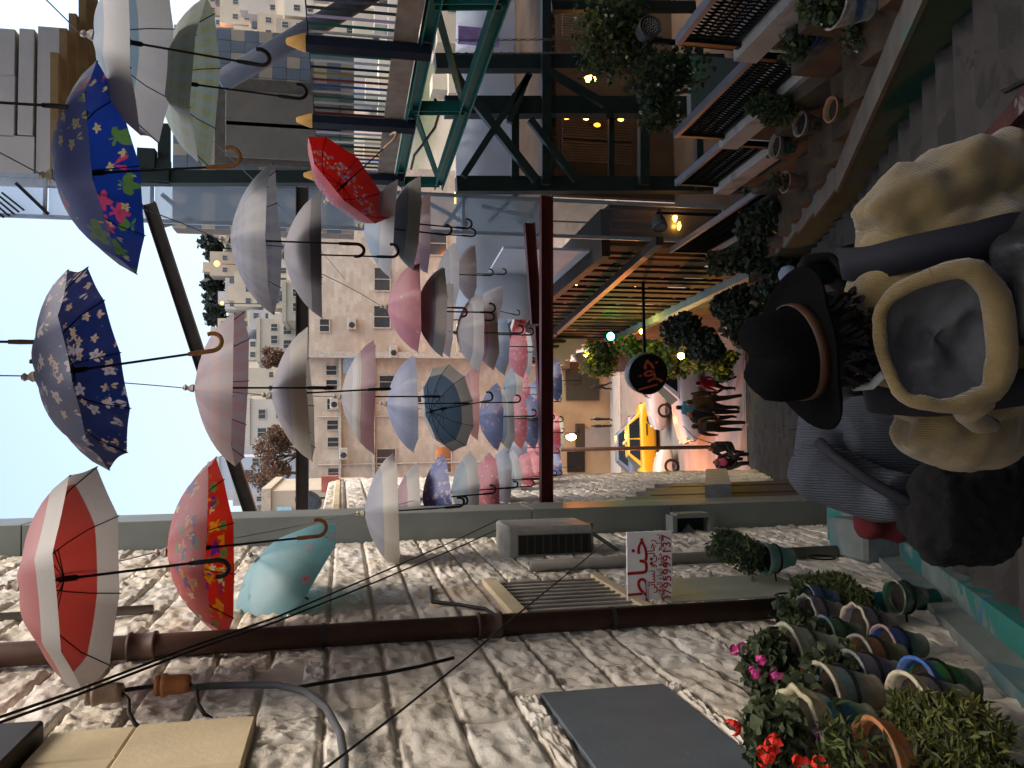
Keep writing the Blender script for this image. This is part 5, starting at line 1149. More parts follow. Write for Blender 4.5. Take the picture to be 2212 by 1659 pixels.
# ================================================================ PEOPLE
def bake(o, keep_name, mats, parent, smooth=True):
    dg = bpy.context.evaluated_depsgraph_get(); dg.update(); me = bpy.data.meshes.new_from_object(o.evaluated_get(dg)); me.name = keep_name; bpy.data.objects.remove(o)
    me.materials.clear()
    for m in (mats if isinstance(mats, (list, tuple)) else [mats]): me.materials.append(m)
    if smooth: me.polygons.foreach_set('use_smooth', [True]*len(me.polygons))
    return me
def fuse(mb, name, mats, parent, voxel=.012, it=4, fn=None, disp=None):
    """melt overlapping limbs into one continuous surface"""
    o = link('tmp', mb.mesh('tmp', mats if not isinstance(mats, (list, tuple)) else mats[0]))
    r = o.modifiers.new('r', 'REMESH'); r.mode = 'VOXEL'; r.voxel_size = voxel; s = o.modifiers.new('s', 'SMOOTH'); s.iterations = it; s.factor = .5
    me = bake(o, name, mats, parent)
    if disp:
        ns = [v.normal.copy() for v in me.vertices]
        for v, n in zip(me.vertices, ns): v.co += n*disp(v.co)
    if fn:
        for p in me.polygons: p.material_index = fn(p.center)
    return link(name, me, parent)
def skinbody(J, E, name, mats, parent, fn, sub=2, root=0):
    """figure grown from a skeleton: J = name: (point, radius)"""
    keys = list(J); me = bpy.data.meshes.new('sk'); me.from_pydata([tuple(J[k][0]) for k in keys], [(keys.index(a), keys.index(b)) for a, b in E], [])
    o = link('sk', me); sk = o.modifiers.new('skin', 'SKIN'); lay = me.skin_vertices[0] if me.skin_vertices else None
    if lay is None:
        bpy.context.view_layer.objects.active = o; bpy.ops.mesh.customdata_skin_add(); lay = me.skin_vertices[0]
    for i, k in enumerate(keys): r = J[k][1]; lay.data[i].radius = (r, r); lay.data[i].use_root = (i == root)
    sd = o.modifiers.new('sub', 'SUBSURF'); sd.levels = sub; sd.render_levels = sub
    m2 = bake(o, name, mats, parent)
    for p in m2.polygons: p.material_index = fn(p.center)
    return link(name, m2, parent)
SKIN = mat('skin', '8a6048', .6, var=.08, scale=20, world=False); HAIR = mat('dark_hair', '15110f', .6, var=.3, scale=40, world=False)
def clothes(c): return mat('cloth_'+c, c, .9, var=.18, scale=12, bmp=.15, bscale=80, world=False)
EDG = [('pel', 'sp'), ('sp', 'ch'), ('ch', 'nk'), ('nk', 'hd'), ('hd', 'ht'), ('ch', 'ls'), ('ls', 'le'), ('le', 'lw'), ('lw', 'lf'), ('ch', 'rs'), ('rs', 're'), ('re', 'rw'), ('rw', 'rf'), ('pel', 'lh'), ('lh', 'lk'), ('lk', 'la'), ('la', 'lt'), ('pel', 'rh'), ('rh', 'rk'), ('rk', 'ra'), ('ra', 'rt')]
def figure(P, yaw, hgt, top, legs, label, pose='walk', hair=HAIR, extra=None, group='people on the street'):
    t = thing('person', label, 'person', P, group, (0, 0, R(yaw))); k = hgt/1.72
    st = .16 if pose == 'walk' else .02
    if pose in ('walk', 'stand'):
        J = dict(pel=((0, 0, .95), .13), sp=((0, 0, 1.13), .125), ch=((0, .01, 1.34), .135), nk=((0, .01, 1.47), .055), hd=((0, .03, 1.57), .085), ht=((0, .02, 1.66), .07),
                 ls=((-.17, 0, 1.40), .07), le=((-.24, -.03+st*.3, 1.13), .05), lw=((-.25, .07+st*.3, .90), .035), lf=((-.25, .10+st*.3, .80), .03), rs=((.17, 0, 1.40), .07), re=((.24, -.03-st*.3, 1.13), .05), rw=((.25, .05-st*.3, .90), .035), rf=((.25, .07-st*.3, .80), .03),
                 lh=((-.09, 0, .88), .10), lk=((-.10, st, .50), .07), la=((-.10, st*.9, .09), .045), lt=((-.11, st*.9+.14, .035), .035), rh=((.09, 0, .88), .10), rk=((.10, -st*.3, .50), .07), ra=((.10, -st*1.6, .10), .045), rt=((.11, -st*1.6+.13, .035), .035))
    else:   # seated
        J = dict(pel=((0, 0, .48), .15), sp=((0, .03, .66), .14), ch=((0, .08, .86), .14), nk=((0, .10, .99), .055), hd=((0, .14, 1.09), .085), ht=((0, .12, 1.18), .07),
                 ls=((-.17, .07, .92), .07), le=((-.25, .16, .68), .05), lw=((-.14, .34, .60), .035), lf=((-.08, .40, .60), .03), rs=((.17, .07, .92), .07), re=((.25, .16, .68), .05), rw=((.14, .34, .60), .035), rf=((.08, .40, .60), .03),
                 lh=((-.09, .05, .46), .10), lk=((-.14, .44, .50), .075), la=((-.13, .46, .09), .045), lt=((-.13, .60, .035), .035), rh=((.09, .05, .46), .10), rk=((.14, .44, .50), .075), ra=((.13, .46, .09), .045), rt=((.13, .60, .035), .035))
    J = {q: (V(p)*k, r*k) for q, (p, r) in J.items()}
    hip = J['pel'][0].z-.02*k; nz = J['nk'][0].z+.03*k; wz = J['lw'][0]
    hx = .235*k if pose != 'sit' else 9
    def fn(c):
        if c.z > nz: return 3 if (c.y < J['hd'][0].y-.005*k or c.z > J['ht'][0].z-.02*k) else 2
        if pose != 'sit' and abs(c.x) > .2*k and c.z < .9*k: return 2
        if c.z < .11*k: return 4
        if pose == 'sit': return 0 if c.z > .60*k and c.y < .36*k else 1
        return 0 if c.z > hip else 1
    skinbody(J, EDG, 'body', [clothes(top), clothes(legs), SKIN, hair, clothes('1a1714')], t, fn)
    if extra: extra(t, k)
    return t
def gpt(dx, dy, Y): p = aY(dx, dy, Y); return V((p.x, Y, gz(Y)))
def scarf(col, z0, z1, r):
    def f(t, k):
        b = MB(); b.lathe([(r*.7*k, z0*k), (r*k, (z0+z1)/2*k), (r*.75*k, z1*k)], 12, Matrix.Translation((0, .01, 0))); link('scarf', b.mesh('scarf', clothes(col), smooth=True), t)
    return f
def bag(col):
    def f(t, k):
        b = MB(); b.box((.0, -.2*k, 1.2*k), (.3*k, .16*k, .4*k), bev=.05*k); link('bag', b.mesh('bag', clothes(col), smooth=True), t)
    return f
def lift(p): return p+V((0, 0, .025))
figure(lift(gpt(1610, 868, 20.9)), 20, 1.70, '2a211c', '14120f', 'person in dark brown coat walking at the foot of the stairs, right of the group', 'walk')
figure(lift(gpt(1610, 895, 21.2)), 170, 1.66, '1d1a1a', '12110f', 'person in a black coat in the middle of the walking group', 'walk', extra=bag('33261f'))
figure(lift(gpt(1610, 920, 20.6)), 0, 1.62, '2e2420', '181512', 'person in dark jacket on the left of the walking group', 'walk', extra=bag('1c1a18'))
figure(lift(gpt(1600, 850, 22.4)), 90, 1.25, '1a1917', '131211', 'child in black walking ahead of the group near the hat', 'walk')
figure(lift(gpt(1610, 880, 23.0)), -20, 1.60, '2f6a78', '20303c', 'person in teal and blue behind the walking group', 'walk')
figure(lift(gpt(1600, 828, 21.4)), 40, 1.3, '8a1f2a', '1a1714', 'person in dark red half hidden by the black hat', 'walk')
figure(lift(gpt(1620, 962, 21.0)), 140, 1.55, '241f1c', '141210', 'person in black squatting at the left foot of the stairs', 'sit', extra=scarf('9a4a1f', .8, 1.0, .13))
figure(lift(gpt(1625, 1000, 20.3)), 200, 1.55, '1a1716', '141210', 'person with a pink shawl sitting by the left wall at the foot of the stairs', 'sit', extra=scarf('b0527c', .72, 1.0, .2))
figure(V((gpt(1330, 905, 57.5))+V((0, 0, .14))), 90, 1.7, '22201e', '1a1917', 'man in white shirt and dark vest standing against the far shop wall', 'stand', extra=scarf('cfc8bc', 1.28, 1.46, .12))
figure(V((gpt(1330, 920, 57.8))+V((0, 0, .14))), -90, 1.65, '2c2a28', '1f1d1b', 'man in dark grey standing beside the far shutter', 'stand')
figure(V((gpt(1330, 834, 57.))+V((0, 0, .14))), 60, 1.7, '241d18', '191614', 'man in dark clothes crossing by the far shelves', 'walk')
# man in the grey-blue cap sitting by the kerb wall
Pm = aY(1690, 585, 8.6)
def cap(t, k):
    b = MB(); b.lathe([(.105*k, 1.09*k), (.108*k, 1.13*k), (.09*k, 1.19*k), (.05*k, 1.225*k), (0, 1.23*k)], 16, Matrix.Translation((0, .13*k, .01))); b.prism([V((-.075*k, .21*k, 1.105*k)), V((.075*k, .21*k, 1.105*k)), V((.055*k, .30*k, 1.09*k)), V((-.055*k, .30*k, 1.09*k))], (0, 0, .012)); link('cap', b.mesh('cap', clothes('6d7d90'), smooth=True), t)
    b = MB(); b.lathe([(0, -.02), (.014, -.012), (.016, .0), (0, .028)], 8, Matrix.Translation((0, .235*k, 1.075*k))); link('nose', b.mesh('nose', SKIN, smooth=True), t)
figure(V((Pm.x, 8.6, Pm.z-1.13)), 150, 1.7, '151413', '121110', 'man in a grey-blue cap and black clothes sitting beside the kerb wall', 'sit', extra=cap, group='people on the stairs')
b = MB(); b.box((Pm.x+.0, 8.62, Pm.z-1.13+.16), (.5, .5, .32), bev=.02); tag(b.build('stone_block', m_rwall, org=V((Pm.x, 8.6, Pm.z-1.13))), 'low stone block seat under the man in the cap', 'seat')

# ---- the walker in front: black hat, khaki corduroy jacket, black backpack
def cord():
    m, nt, ns, lk, bs = nodes('khaki_corduroy'); co = coord(nt)
    wv = N(nt, 'TexWave', i_Scale=95., i_Distortion=2.5, i_Detail=2.); wv.bands_direction = 'X'; wv.inputs['Detail Scale'].default_value = .6; lk.new(co, wv.inputs['Vector'])
    out = mixc(nt, step(nt, noise_(nt, co, 9., 6), .3, .7), c3('66572f'), c3('806d43')); out = mixc(nt, math_(nt, 'MULTIPLY', wv.outputs[0], .35), out, c3('453b27'))
    lk.new(out, bs.inputs['Base Color']); bs.inputs['Roughness'].default_value = .95; bs.inputs['Sheen Weight'].default_value = .3
    h = math_(nt, 'ADD', math_(nt, 'MULTIPLY', wv.outputs[0], .12), noise_(nt, co, 14., 4)); bump(nt, bs, h, .5, .03); return m
m_cord = cord(); m_lin = mat('grey_lining', '3f4246', .75, var=.25, scale=14, bmp=.4, bscale=16, world=False); m_pack = mat('black_nylon', '17191b', .5, var=.35, scale=10, bmp=.35, bscale=18, world=False); m_strap = mat('navy_strap', '16171f', .8, var=.15, scale=60, world=False)
HB = ray(1738, 757)*1.75; LE = 14.
TM = Matrix.Translation(HB) @ Matrix.Rotation(R(-LE), 4, 'Y') @ Matrix.Rotation(R(-6), 4, 'Z') @ Matrix.Translation((0, -.02, -1.575))
feet = TM @ V((0, 0, 0))
wk = thing('person', 'person in black hat and khaki corduroy hooded jacket walking ahead with black backpack', 'person', TM.translation, 'people on the stairs'); wk.rotation_euler = TM.to_euler()
def ring_loft(mb, rings, n=28):
    vs = []; fs = []
    for (z, a, b_, yo) in rings:
        for k in range(n):
            t = 2*PI*k/n; c, s = math.cos(t), math.sin(t); vs.append((a*math.copysign(abs(c)**.8, c), yo+b_*math.copysign(abs(s)**.9, s), z))
    for i in range(len(rings)-1):
        for k in range(n): fs.append((i*n+k, i*n+(k+1) % n, (i+1)*n+(k+1) % n, (i+1)*n+k))
    fs.append(tuple(range(n))[::-1]); fs.append(tuple((len(rings)-1)*n+k for k in range(n))); mb.add(vs, fs)
b = MB(); ring_loft(b, [(.60, .235, .16, 0), (.75, .24, .165, 0), (.95, .235, .16, 0), (1.12, .25, .165, 0), (1.26, .255, .16, .0), (1.34, .235, .14, .01), (1.40, .16, .105, .015), (1.44, .09, .08, .02)])
b.tube([(.19, .0, 1.345), (.24, -.01, 1.28), (.275, -.02, 1.14), (.285, -.01, 1.03), (.27, .09, .93), (.24, .20, .86)], [.085, .09, .08, .072, .066, .058], 14)
b.tube([(-.19, .0, 1.345), (-.245, -.01, 1.28), (-.28, .02, 1.14), (-.295, .05, 1.03), (-.28, .15, .93), (-.25, .25, .88)], [.085, .09, .08, .072, .066, .058], 14)
def folds(c): return .030*(.45-abs(noise.noise(V((c.x*7+c.z*2, c.y*7, c.z*9+c.x*4)))))+.010*noise.noise(V((c.x*9, c.y*9, c.z*6)))+.012*noise.noise(V((c.x*22+c.z*9, c.y*20, c.z*16)))
fuse(b, 'jacket', m_cord, wk, .011, 3, disp=folds)
b = MB()
for s in (-1, 1): b.tube([(s*.10, .0, .72), (s*.11, .03*s, .48), (s*.11, -.02*s, .12), (s*.11, .02-.02*s, .06)], [.10, .085, .065, .06], 12); b.tube([(s*.11, -.06, .05), (s*.11, .06, .05), (s*.12, .16, .04)], [.045, .05, .04], 10)
b.tube([(-.12, 0, .74), (.12, 0, .74)], .12, 12); fuse(b, 'trousers', clothes('26282c'), wk, .014, 2)
b = MB(); b.lathe([(0, -.13), (.05, -.125), (.075, -.09), (.088, -.03), (.092, .02), (.085, .07), (.05, .1), (0, .11)], 20, Matrix.Translation((0, .03, 1.55))); b.tube([(0, .02, 1.40), (0, .025, 1.48)], [.062, .058], 14); b.lathe([(0, -.02), (.014, -.01), (0, .025)], 8, Matrix.Translation((0, .13, 1.53)))
for s in (-1, 1): b.lathe([(0, -.03), (.016, -.01), (.018, .015), (0, .03)], 8, Matrix.Translation((s*.093, .03, 1.54)))
fuse(b, 'head', [SKIN, HAIR], wk, .008, 2, lambda c: 1 if (c.y < .035 and c.z > 1.43) or c.z > 1.6 else 0)
hb_ = MB(); prnd2 = random.Random(8)
for k in range(90): a_ = prnd2.uniform(PI*1.05, PI*1.95); z = 1.44+prnd2.random()*.1; c = V((.088*math.cos(a_), .03+.088*math.sin(a_), z)); hb_.tube([c, c+V((.012*math.cos(a_)+prnd2.uniform(-.012, .012), .014*math.sin(a_), -.02)), c+V((.01*math.cos(a_), .006*math.sin(a_), -.042))], [.006, .005, .002], 4)
link('hair', hb_.mesh('hair', HAIR), wk)
m_felt = mat('black_felt', '060607', .95, var=.25, scale=18, bmp=.35, bscale=60, spec=.06, world=False)
HT = Matrix.Translation((0, .02, 1.575)) @ Matrix.Rotation(R(-5), 4, 'X') @ Matrix.Rotation(R(3), 4, 'Y')
def brimwave(i, a): return 1+.02*math.cos(2*a)
vs = []; b = MB(); prof = [(.092, .0), (.105, -.004), (.13, -.010), (.155, -.008), (.17, .0), (.171, .005), (.155, -.002), (.13, -.003), (.10, .006)]
b.lathe(prof, 40, None, brimwave)
for v in b.v: v.z += (.020*math.cos(2*math.atan2(v.y, v.x))*-1)*max(0, (v.xy.length-.09)/.08)
b.v = [q+V((0, 0, .006*noise.noise(q*11))) for q in b.v]; me = b.mesh('brim', m_felt, smooth=True); me.transform(HT); link('hat_brim', me, wk)
b = MB(); b.lathe([(.101, -.004), (.099, .03), (.095, .075), (.088, .105), (.07, .122), (.04, .126), (0, .124)], 36)
for v in b.v:
    v.y *= 1.12
    if v.z > .06: v.z -= .03*math.exp(-(v.x/.03)**2)*min(1, (v.z-.06)/.05); v.x *= 1-.16*max(0, v.y/.1)*(v.z-.06)/.07
b.v = [q*(1+.05*noise.noise(q*13)) for q in b.v]; me = b.mesh('crown', m_felt, smooth=True); me.transform(HT); link('hat_crown', me, wk)
b = MB(); b.lathe([(.1005, .003), (.104, .004), (.1035, .026), (.100, .027)], 36)
for v in b.v: v.y *= 1.12
me = b.mesh('band', mat('brown_leather_band', '331d0e', .55, var=.2, scale=30, world=False), smooth=True); me.transform(HT); link('hat_band', me, wk)
# hood lying open on the back
T = V((0, -.115, -.235)).normalized(); C0 = V((-.01, -.175, 1.415)); Xa = V((1, 0, 0)); Nn = Xa.cross(T).normalized()
if Nn.y > 0: Nn = -Nn
ra, rb = .125, .105; n = 40; path = []
def hoodpt(t_, f):
    c_, s_h = math.cos(t_), math.sin(t_); c_ = math.copysign(abs(c_)**.75, c_); s_h = math.copysign(abs(s_h)**.75, s_h); w_ = 1+.12*s_h*f
    return C0+Xa*ra*f*c_*w_+T*rb*f*s_h
for k in range(n+1): t_ = 2*PI*k/n; path.append(hoodpt(t_, 1.+.07*noise.noise(V((2.2*math.cos(t_), 2.2*math.sin(t_), 5.)))) +Nn*(.035+.018*math.sin(t_*2+.6)))
b = MB(); b.tube(path, [.012+.016*max(0, .5+.5*math.sin(2*PI*k/n))**2+.004*noise.noise(V((3*math.cos(2*PI*k/n), 3*math.sin(2*PI*k/n), 1))) for k in range(n+1)], 12, False); link('hood_rim', b.mesh('hood_rim', m_cord, smooth=True), wk)
vs = []; fs = []; nr = 12
for i in range(nr+1):
    f = i/nr
    for k in range(n):
        t_ = 2*PI*k/n; p = hoodpt(t_, f); dp = -.02*(1-f*f)-.05*(abs(noise.noise(V((p.x*15+p.z*7, p.z*9-p.x*5, 3))))-.2)+.016*math.sin(p.x*44+p.z*60)*(1-f); vs.append(p+Nn*((.035+.018*math.sin(t_*2+.6))*(.4+.6*f*f)+(dp-.012)*(1-f**3)))
for i in range(nr):
    for k in range(n): fs.append((i*n+k, i*n+(k+1) % n, (i+1)*n+(k+1) % n, (i+1)*n+k))
b = MB(); b.add(vs, fs); link('hood_lining', b.mesh('hood_lining', m_lin, smooth=True), wk)
b = MB(); b.add([p-Nn*(.03+.03*(1-((i//n)/nr)**2)) for i, p in enumerate(vs)], [f[::-1] for f in fs]); link('hood_shell', b.mesh('hood_shell', m_cord, smooth=True), wk)
b = MB(); b.tube([hoodpt(R(160), 1.)+Nn*.04, V((-.17, -.17, 1.37)), V((-.205, -.15, 1.33)), V((-.225, -.13, 1.28))], [.028, .026, .022, .014], 10); link('hood_flap', b.mesh('hood_flap', m_cord, smooth=True), wk)
# backpack with straps
b = MB(); b.box((.05, -.28, 1.06), (.29, .18, .46), bev=.05); b.box((.05, -.375, 1.04), (.21, .05, .26), bev=.025); b.box((.05, -.26, 1.285), (.22, .12, .06), bev=.03); fuse(b, 'backpack', m_pack, wk, .011, 3, disp=lambda c: .008*noise.noise(V((c.x*14, c.y*14, c.z*11))))
def ribbon(pts, wd, th, name, m, side=V((1, 0, 0))):
    vs = []; fs = []; k0 = [V(p) for p in pts]; pts = []
    for i in range(len(k0)-1):
        a0, a1, a2, a3 = k0[max(0, i-1)], k0[i], k0[i+1], k0[min(len(k0)-1, i+2)]
        for q in range(6):
            u = q/6; pts.append(.5*((2*a1)+(a2-a0)*u+(2*a0-5*a1+4*a2-a3)*u*u+(3*a1-a0-3*a2+a3)*u**3))
    pts.append(k0[-1])
    for i, p in enumerate(pts):
        d = (pts[min(i+1, len(pts)-1)]-pts[max(0, i-1)]).normalized(); s = (side-d*side.dot(d)).normalized()*wd/2; u = d.cross(s).normalized()*th/2; vs += [p-s-u, p+s-u, p+s+u, p-s+u]
    for i in range(len(pts)-1):
        for k in range(4): fs.append((i*4+k, i*4+(k+1) % 4, i*4+4+(k+1) % 4, i*4+4+k))
    fs += [(0, 1, 2, 3), tuple(len(vs)-4+k for k in (3, 2, 1, 0))]; b = MB(); b.add(vs, fs); return link(name, b.mesh(name, m, smooth=True), wk)
for s, x in ((1, .155), (-1, -.145)):
    ribbon([(x-.03*s, -.235, 1.12), (x, -.205, 1.22), (x+.0*s, -.175, 1.30), (x, -.105, 1.385), (x-.005*s, -.02, 1.42), (x, .08, 1.405), (x, .165, 1.32), (x, .18, 1.15), (x, .15, .98)], .07, .014, 'strap', m_strap)
b = MB(); b.tube([V((-.105, .02, 1.475)), V((-.10, -.03, 1.468)), V((-.075, -.065, 1.462))], .009, 8); link('earphone', b.mesh('earphone', mat('white_plastic', 'b9c0c6', .4, world=False), smooth=True), wk)

# ---- second walker on the left: grey knit top, shoulder bag, leaning down the steps
def rd(dx, dy, d): return ray(dx, dy)*d
k2 = thing('person', 'person in ribbed blue-grey knit top with black shoulder bag, partly behind the khaki jacket', 'person', rd(2100, 1010, 2.6), 'people on the stairs')
b = MB()
sh_l, el, wr = rd(1765, 1018, 2.62), rd(1905, 1072, 2.52), rd(2020, 1075, 2.30)
ch, pe = rd(1850, 950, 2.75), rd(2120, 985, 2.75)
b.tube([rd(1745, 1000, 2.66), sh_l, sh_l.lerp(el, .5), el, el.lerp(wr, .5)], [.085, .098, .092, .085, .07], 16)
b.tube([rd(1800, 960, 2.72), ch, ch.lerp(pe, .55), pe], [.11, .15, .16, .15], 18); b.tube([rd(1775, 1000, 2.68), rd(1790, 900, 2.85), rd(1810, 830, 3.0)], [.09, .10, .09], 14); b.tube([rd(1800, 830, 3.0), rd(1950, 800, 3.0)], [.09, .07], 12)
def rib():
    m, nt, ns, lk, bs = nodes('ribbed_knit'); co = coord(nt); wv = N(nt, 'TexWave', i_Scale=38., i_Distortion=1.2, i_Detail=1.); wv.bands_direction = 'X'; lk.new(co, wv.inputs['Vector'])
    out = mixc(nt, wv.outputs[0], c3('2c313a'), c3('3d434d')); lk.new(out, bs.inputs['Base Color']); bs.inputs['Roughness'].default_value = .95; bump(nt, bs, wv.outputs[0], .5, .012); return m
base2 = wl(k2); b.v = [v-base2 for v in b.v]; fuse(b, 'knit_top', rib(), k2, .013, 4)
b = MB(); b.tube([rd(1790, 850, 3.0), rd(1765, 830, 3.06)], [.06, .055], 12); b.lathe([(0, -.12), (.06, -.11), (.085, -.04), (.09, .03), (.06, .09), (0, .11)], 18, Matrix.Translation(rd(1745, 815, 3.1))); b.v = [v-base2 for v in b.v]; fuse(b, 'head', HAIR, k2, .012, 2)
b = MB()
for s in (-1, 1):
    hp = pe+V((s*.1, .02, -.1)); ft = V((hp.x+.03*s, 2.75+.12*s, gz(2.75+.12*s)+.06)); b.tube([hp, hp.lerp(ft, .5)+V((0, .08, 0)), ft], [.11, .085, .06], 12); b.tube([ft-V((0, .05, .02)), ft+V((0, .14, -.03))], [.05, .04], 8)
b.tube([pe+V((-.1, 0, -.05)), pe+V((.1, 0, -.05))], .13, 12); b.v = [v-base2 for v in b.v]; fuse(b, 'trousers', clothes('17181b'), k2, .015, 3)
sv = V((.4, -.4, .2))
vs_ = [rd(1770, 955, 2.55), rd(1800, 985, 2.48), rd(1870, 1035, 2.40), rd(1940, 1075, 2.36), rd(2010, 1100, 2.34)]
b = MB(); b.tube(vs_, .017, 8); b.v = [v-base2 for v in b.v]; link('bag_strap', b.mesh('bag_strap', m_strap, smooth=True), k2)
b = MB(); b.box(rd(2085, 1105, 2.36), (.30, .16, .34), bev=.06); b.box(rd(2150, 1060, 2.40), (.26, .18, .34), bev=.06); b.box(rd(2010, 1110, 2.42), (.18, .14, .2), bev=.05); b.v = [v-base2 for v in b.v]
fuse(b, 'shoulder_bag', mat('black_fleece', '0d0d0e', .95, var=.3, scale=60, bmp=.4, bscale=120, world=False), k2, .013, 3, disp=lambda c: .010*noise.noise(c*40))
b = MB(); b.box(rd(1915, 1128, 2.66), (.10, .10, .22), bev=.03); b.box(rd(1945, 1120, 2.64), (.16, .08, .08), bev=.03); b.v = [v-base2 for v in b.v]; fuse(b, 'red_cloth', mat('dark_red_cloth', '4a1016', .9, world=False), k2, .012, 3, disp=lambda c: .012*noise.noise(c*20))

# ================================================================ CARS
m_glassc = mat('car_glass', '14191c', .2, var=.2, spec=.35, world=False); m_tyre = mat('tyre', '161616', .8, world=False); m_rim = mat('wheel_rim', '3c3c3c', .5, .4, world=False)
def car(P, yaw, col, label, L=4.4, Wd=1.74, H=1.46, stripe=None, sit=0.0):
    P = V((P.x, P.y, gz(P.y)+sit)); slope = math.atan(.235)
    t = thing('parked_car', label, 'car', P, 'cars on the street'); t.rotation_mode = 'QUATERNION'
    up = V((0, math.sin(slope), math.cos(slope))); t.rotation_quaternion = V((0, 0, 1)).rotation_difference(up) @ Matrix.Rotation(R(yaw), 3, 'Z').to_quaternion()
    m = MC.get('paint_'+col) or mat('paint_'+col, col, .25, .0, var=.04, scale=3, spec=.6, world=False)
    st = [(-.5, .38, .66, .80), (-.485, .28, .84, .92), (-.42, .20, .90, .98), (-.3, .18, .93, 1.), (0, .18, .92, 1.), (.2, .18, .90, 1.), (.34, .18, .84, 1.), (.45, .22, .74, .95), (.49, .30, .64, .86), (.5, .38, .56, .78)]
    vs = []; fs = []; n = 10
    for (x, z0, z1, w_) in st:
        hw = Wd/2*w_; sec = [(-hw*.9, z0), (-hw, z0+.12), (-hw, z1-.22), (-hw*.97, z1-.08), (-hw*.86, z1), (hw*.86, z1), (hw*.97, z1-.08), (hw, z1-.22), (hw, z0+.12), (hw*.9, z0)]
        vs += [(x*L, y_, z_) for y_, z_ in sec]
    for i in range(len(st)-1):
        for k in range(n): fs.append((i*n+k, i*n+(k+1) % n, (i+1)*n+(k+1) % n, (i+1)*n+k))
    fs += [tuple(range(n)), tuple((len(st)-1)*n+k for k in range(n))[::-1]]
    b = MB(); b.add(vs, fs); link('body', b.mesh('body', m, smooth=True), t)
    zb_, zr = .88, H; cab = [(-.40, .92), (.20, .92), (.06, zr), (-.27, zr)]; hw, hr_ = Wd/2*.93, Wd/2*.72
    A = [V((cab[0][0]*L, 0, zb_)), V((cab[1][0]*L, 0, zb_)), V((cab[2][0]*L, 0, zr)), V((cab[3][0]*L, 0, zr))]
    q = [A[0]+V((0, -hw, 0)), A[1]+V((0, -hw, 0)), A[1]+V((0, hw, 0)), A[0]+V((0, hw, 0)), A[3]+V((0, -hr_, 0)), A[2]+V((0, -hr_, 0)), A[2]+V((0, hr_, 0)), A[3]+V((0, hr_, 0))]
    b = MB(); b.add(q, [(0, 1, 5, 4), (1, 2, 6, 5), (2, 3, 7, 6), (3, 0, 4, 7), (4, 5, 6, 7)]); me = b.mesh('cabin', m); o = link('cabin', me, t); bv = o.modifiers.new('b', 'BEVEL'); bv.width = .06; bv.segments = 3
    def pane(i0, i1, i2, i3, name, f=.1):
        c = (q[i0]+q[i1]+q[i2]+q[i3])/4; nrm = (q[i1]-q[i0]).cross(q[i3]-q[i0]).normalized(); b = MB(); b.add([c+(q[i]-c)*(1-f)+nrm*.012 for i in (i0, i1, i2, i3)], [(0, 1, 2, 3)]); link(name, b.mesh(name, m_glassc), t)
    pane(1, 2, 6, 5, 'windscreen'); pane(3, 0, 4, 7, 'rear_window')
    for s, ids in ((-1, (0, 1, 5, 4)), (1, (2, 3, 7, 6))):
        for (f0, f1) in ((.09, .49), (.52, .91)):
            a0, a1, a2, a3 = [q[i] for i in ids]; nrm = V((0, s, .25)).normalized(); pts = [a0.lerp(a1, f0).lerp(a3.lerp(a2, f0), .08), a0.lerp(a1, f1).lerp(a3.lerp(a2, f1), .08), a0.lerp(a1, f1).lerp(a3.lerp(a2, f1), .86), a0.lerp(a1, f0).lerp(a3.lerp(a2, f0), .86)]
            b = MB(); b.add([p+nrm*.014 for p in pts], [(0, 1, 2, 3)]); link('side_window', b.mesh('side_window', m_glassc), t)
    for x in (-.31*L, .31*L):
        for s in (-1, 1):
            Mw = Matrix.Translation((x, s*(Wd/2-.09), .31)) @ Matrix.Rotation(R(90), 4, 'X'); b = MB(); b.lathe([(.2, -.1), (.29, -.1), (.31, -.07), (.31, .07), (.29, .1), (.2, .1)], 20, Mw); wo = link('wheel', b.mesh('tyre', m_tyre, smooth=True), t)
            b = MB(); b.lathe([(0, .08*-s), (.08, .09*-s), (.19, .06*-s), (.21, .1*-s)], 14, Mw); link('rim', b.mesh('rim', m_rim, smooth=True), wo)
            b = MB(); b.lathe([(.0, .105*-s+.0), (.35, .106*-s)], 20, Mw); link('wheel_arch', b.mesh('wheel_arch', m_dark), t) if False else None
    for s in (-1, 1):
        b = MB(); b.box((L*.485, s*Wd*.33, .63), (.08, .32, .13), bev=.02); link('headlight', b.mesh('headlight', mat('headlight', 'c8c4b4', .1, spec=.8, world=False)), t)
        b = MB(); b.box((-L*.487, s*Wd*.36, .78), (.06, .26, .16), bev=.02); link('tail_light', b.mesh('tail_light', mat('tail_light', 'a01812', .3, world=False)), t)
    b = MB(); b.box((L*.497, 0, .42), (.03, .5, .12)); link('number_plate', b.mesh('number_plate', mat('plate', 'b8b8b0', .5, world=False)), t)
    if stripe:
        for s in (-1, 1):
            b = MB(); b.box((-.2*L, s*(Wd/2+.004), .6), (.55, .008, .07)); link('door_stripe', b.mesh('door_stripe', mat('taxi_stripe', stripe, .4, world=False)), t)
        b = MB(); b.box((-.08*L, 0, H+.08), (.16, .5, .13), bev=.03); link('roof_sign', b.mesh('roof_sign', mat('taxi_sign', 'c9c08a', .4, world=False)), t)
car(aY(1425, 972, 36.5), 188, 'c99a10', 'yellow taxi in the lamplit street', stripe='2c2a1c', L=4.3)
car(aY(1395, 985, 41.5), 185, '5a6470', 'grey-blue car behind the yellow taxi', L=4.2)
car(aY(1530, 815, 26.6), 186, 'b8b4ac', 'white car nearest the foot of the stairs, side on', L=4.5, H=1.5)
car(aY(1470, 815, 33.2), 176, 'aaa8a2', 'white car behind the round black sign', L=4.4)
car(aY(1480, 1085, 31.5), 12, 'b5b0a4', 'white car nose at the corner of the lower stone house', L=4.3)

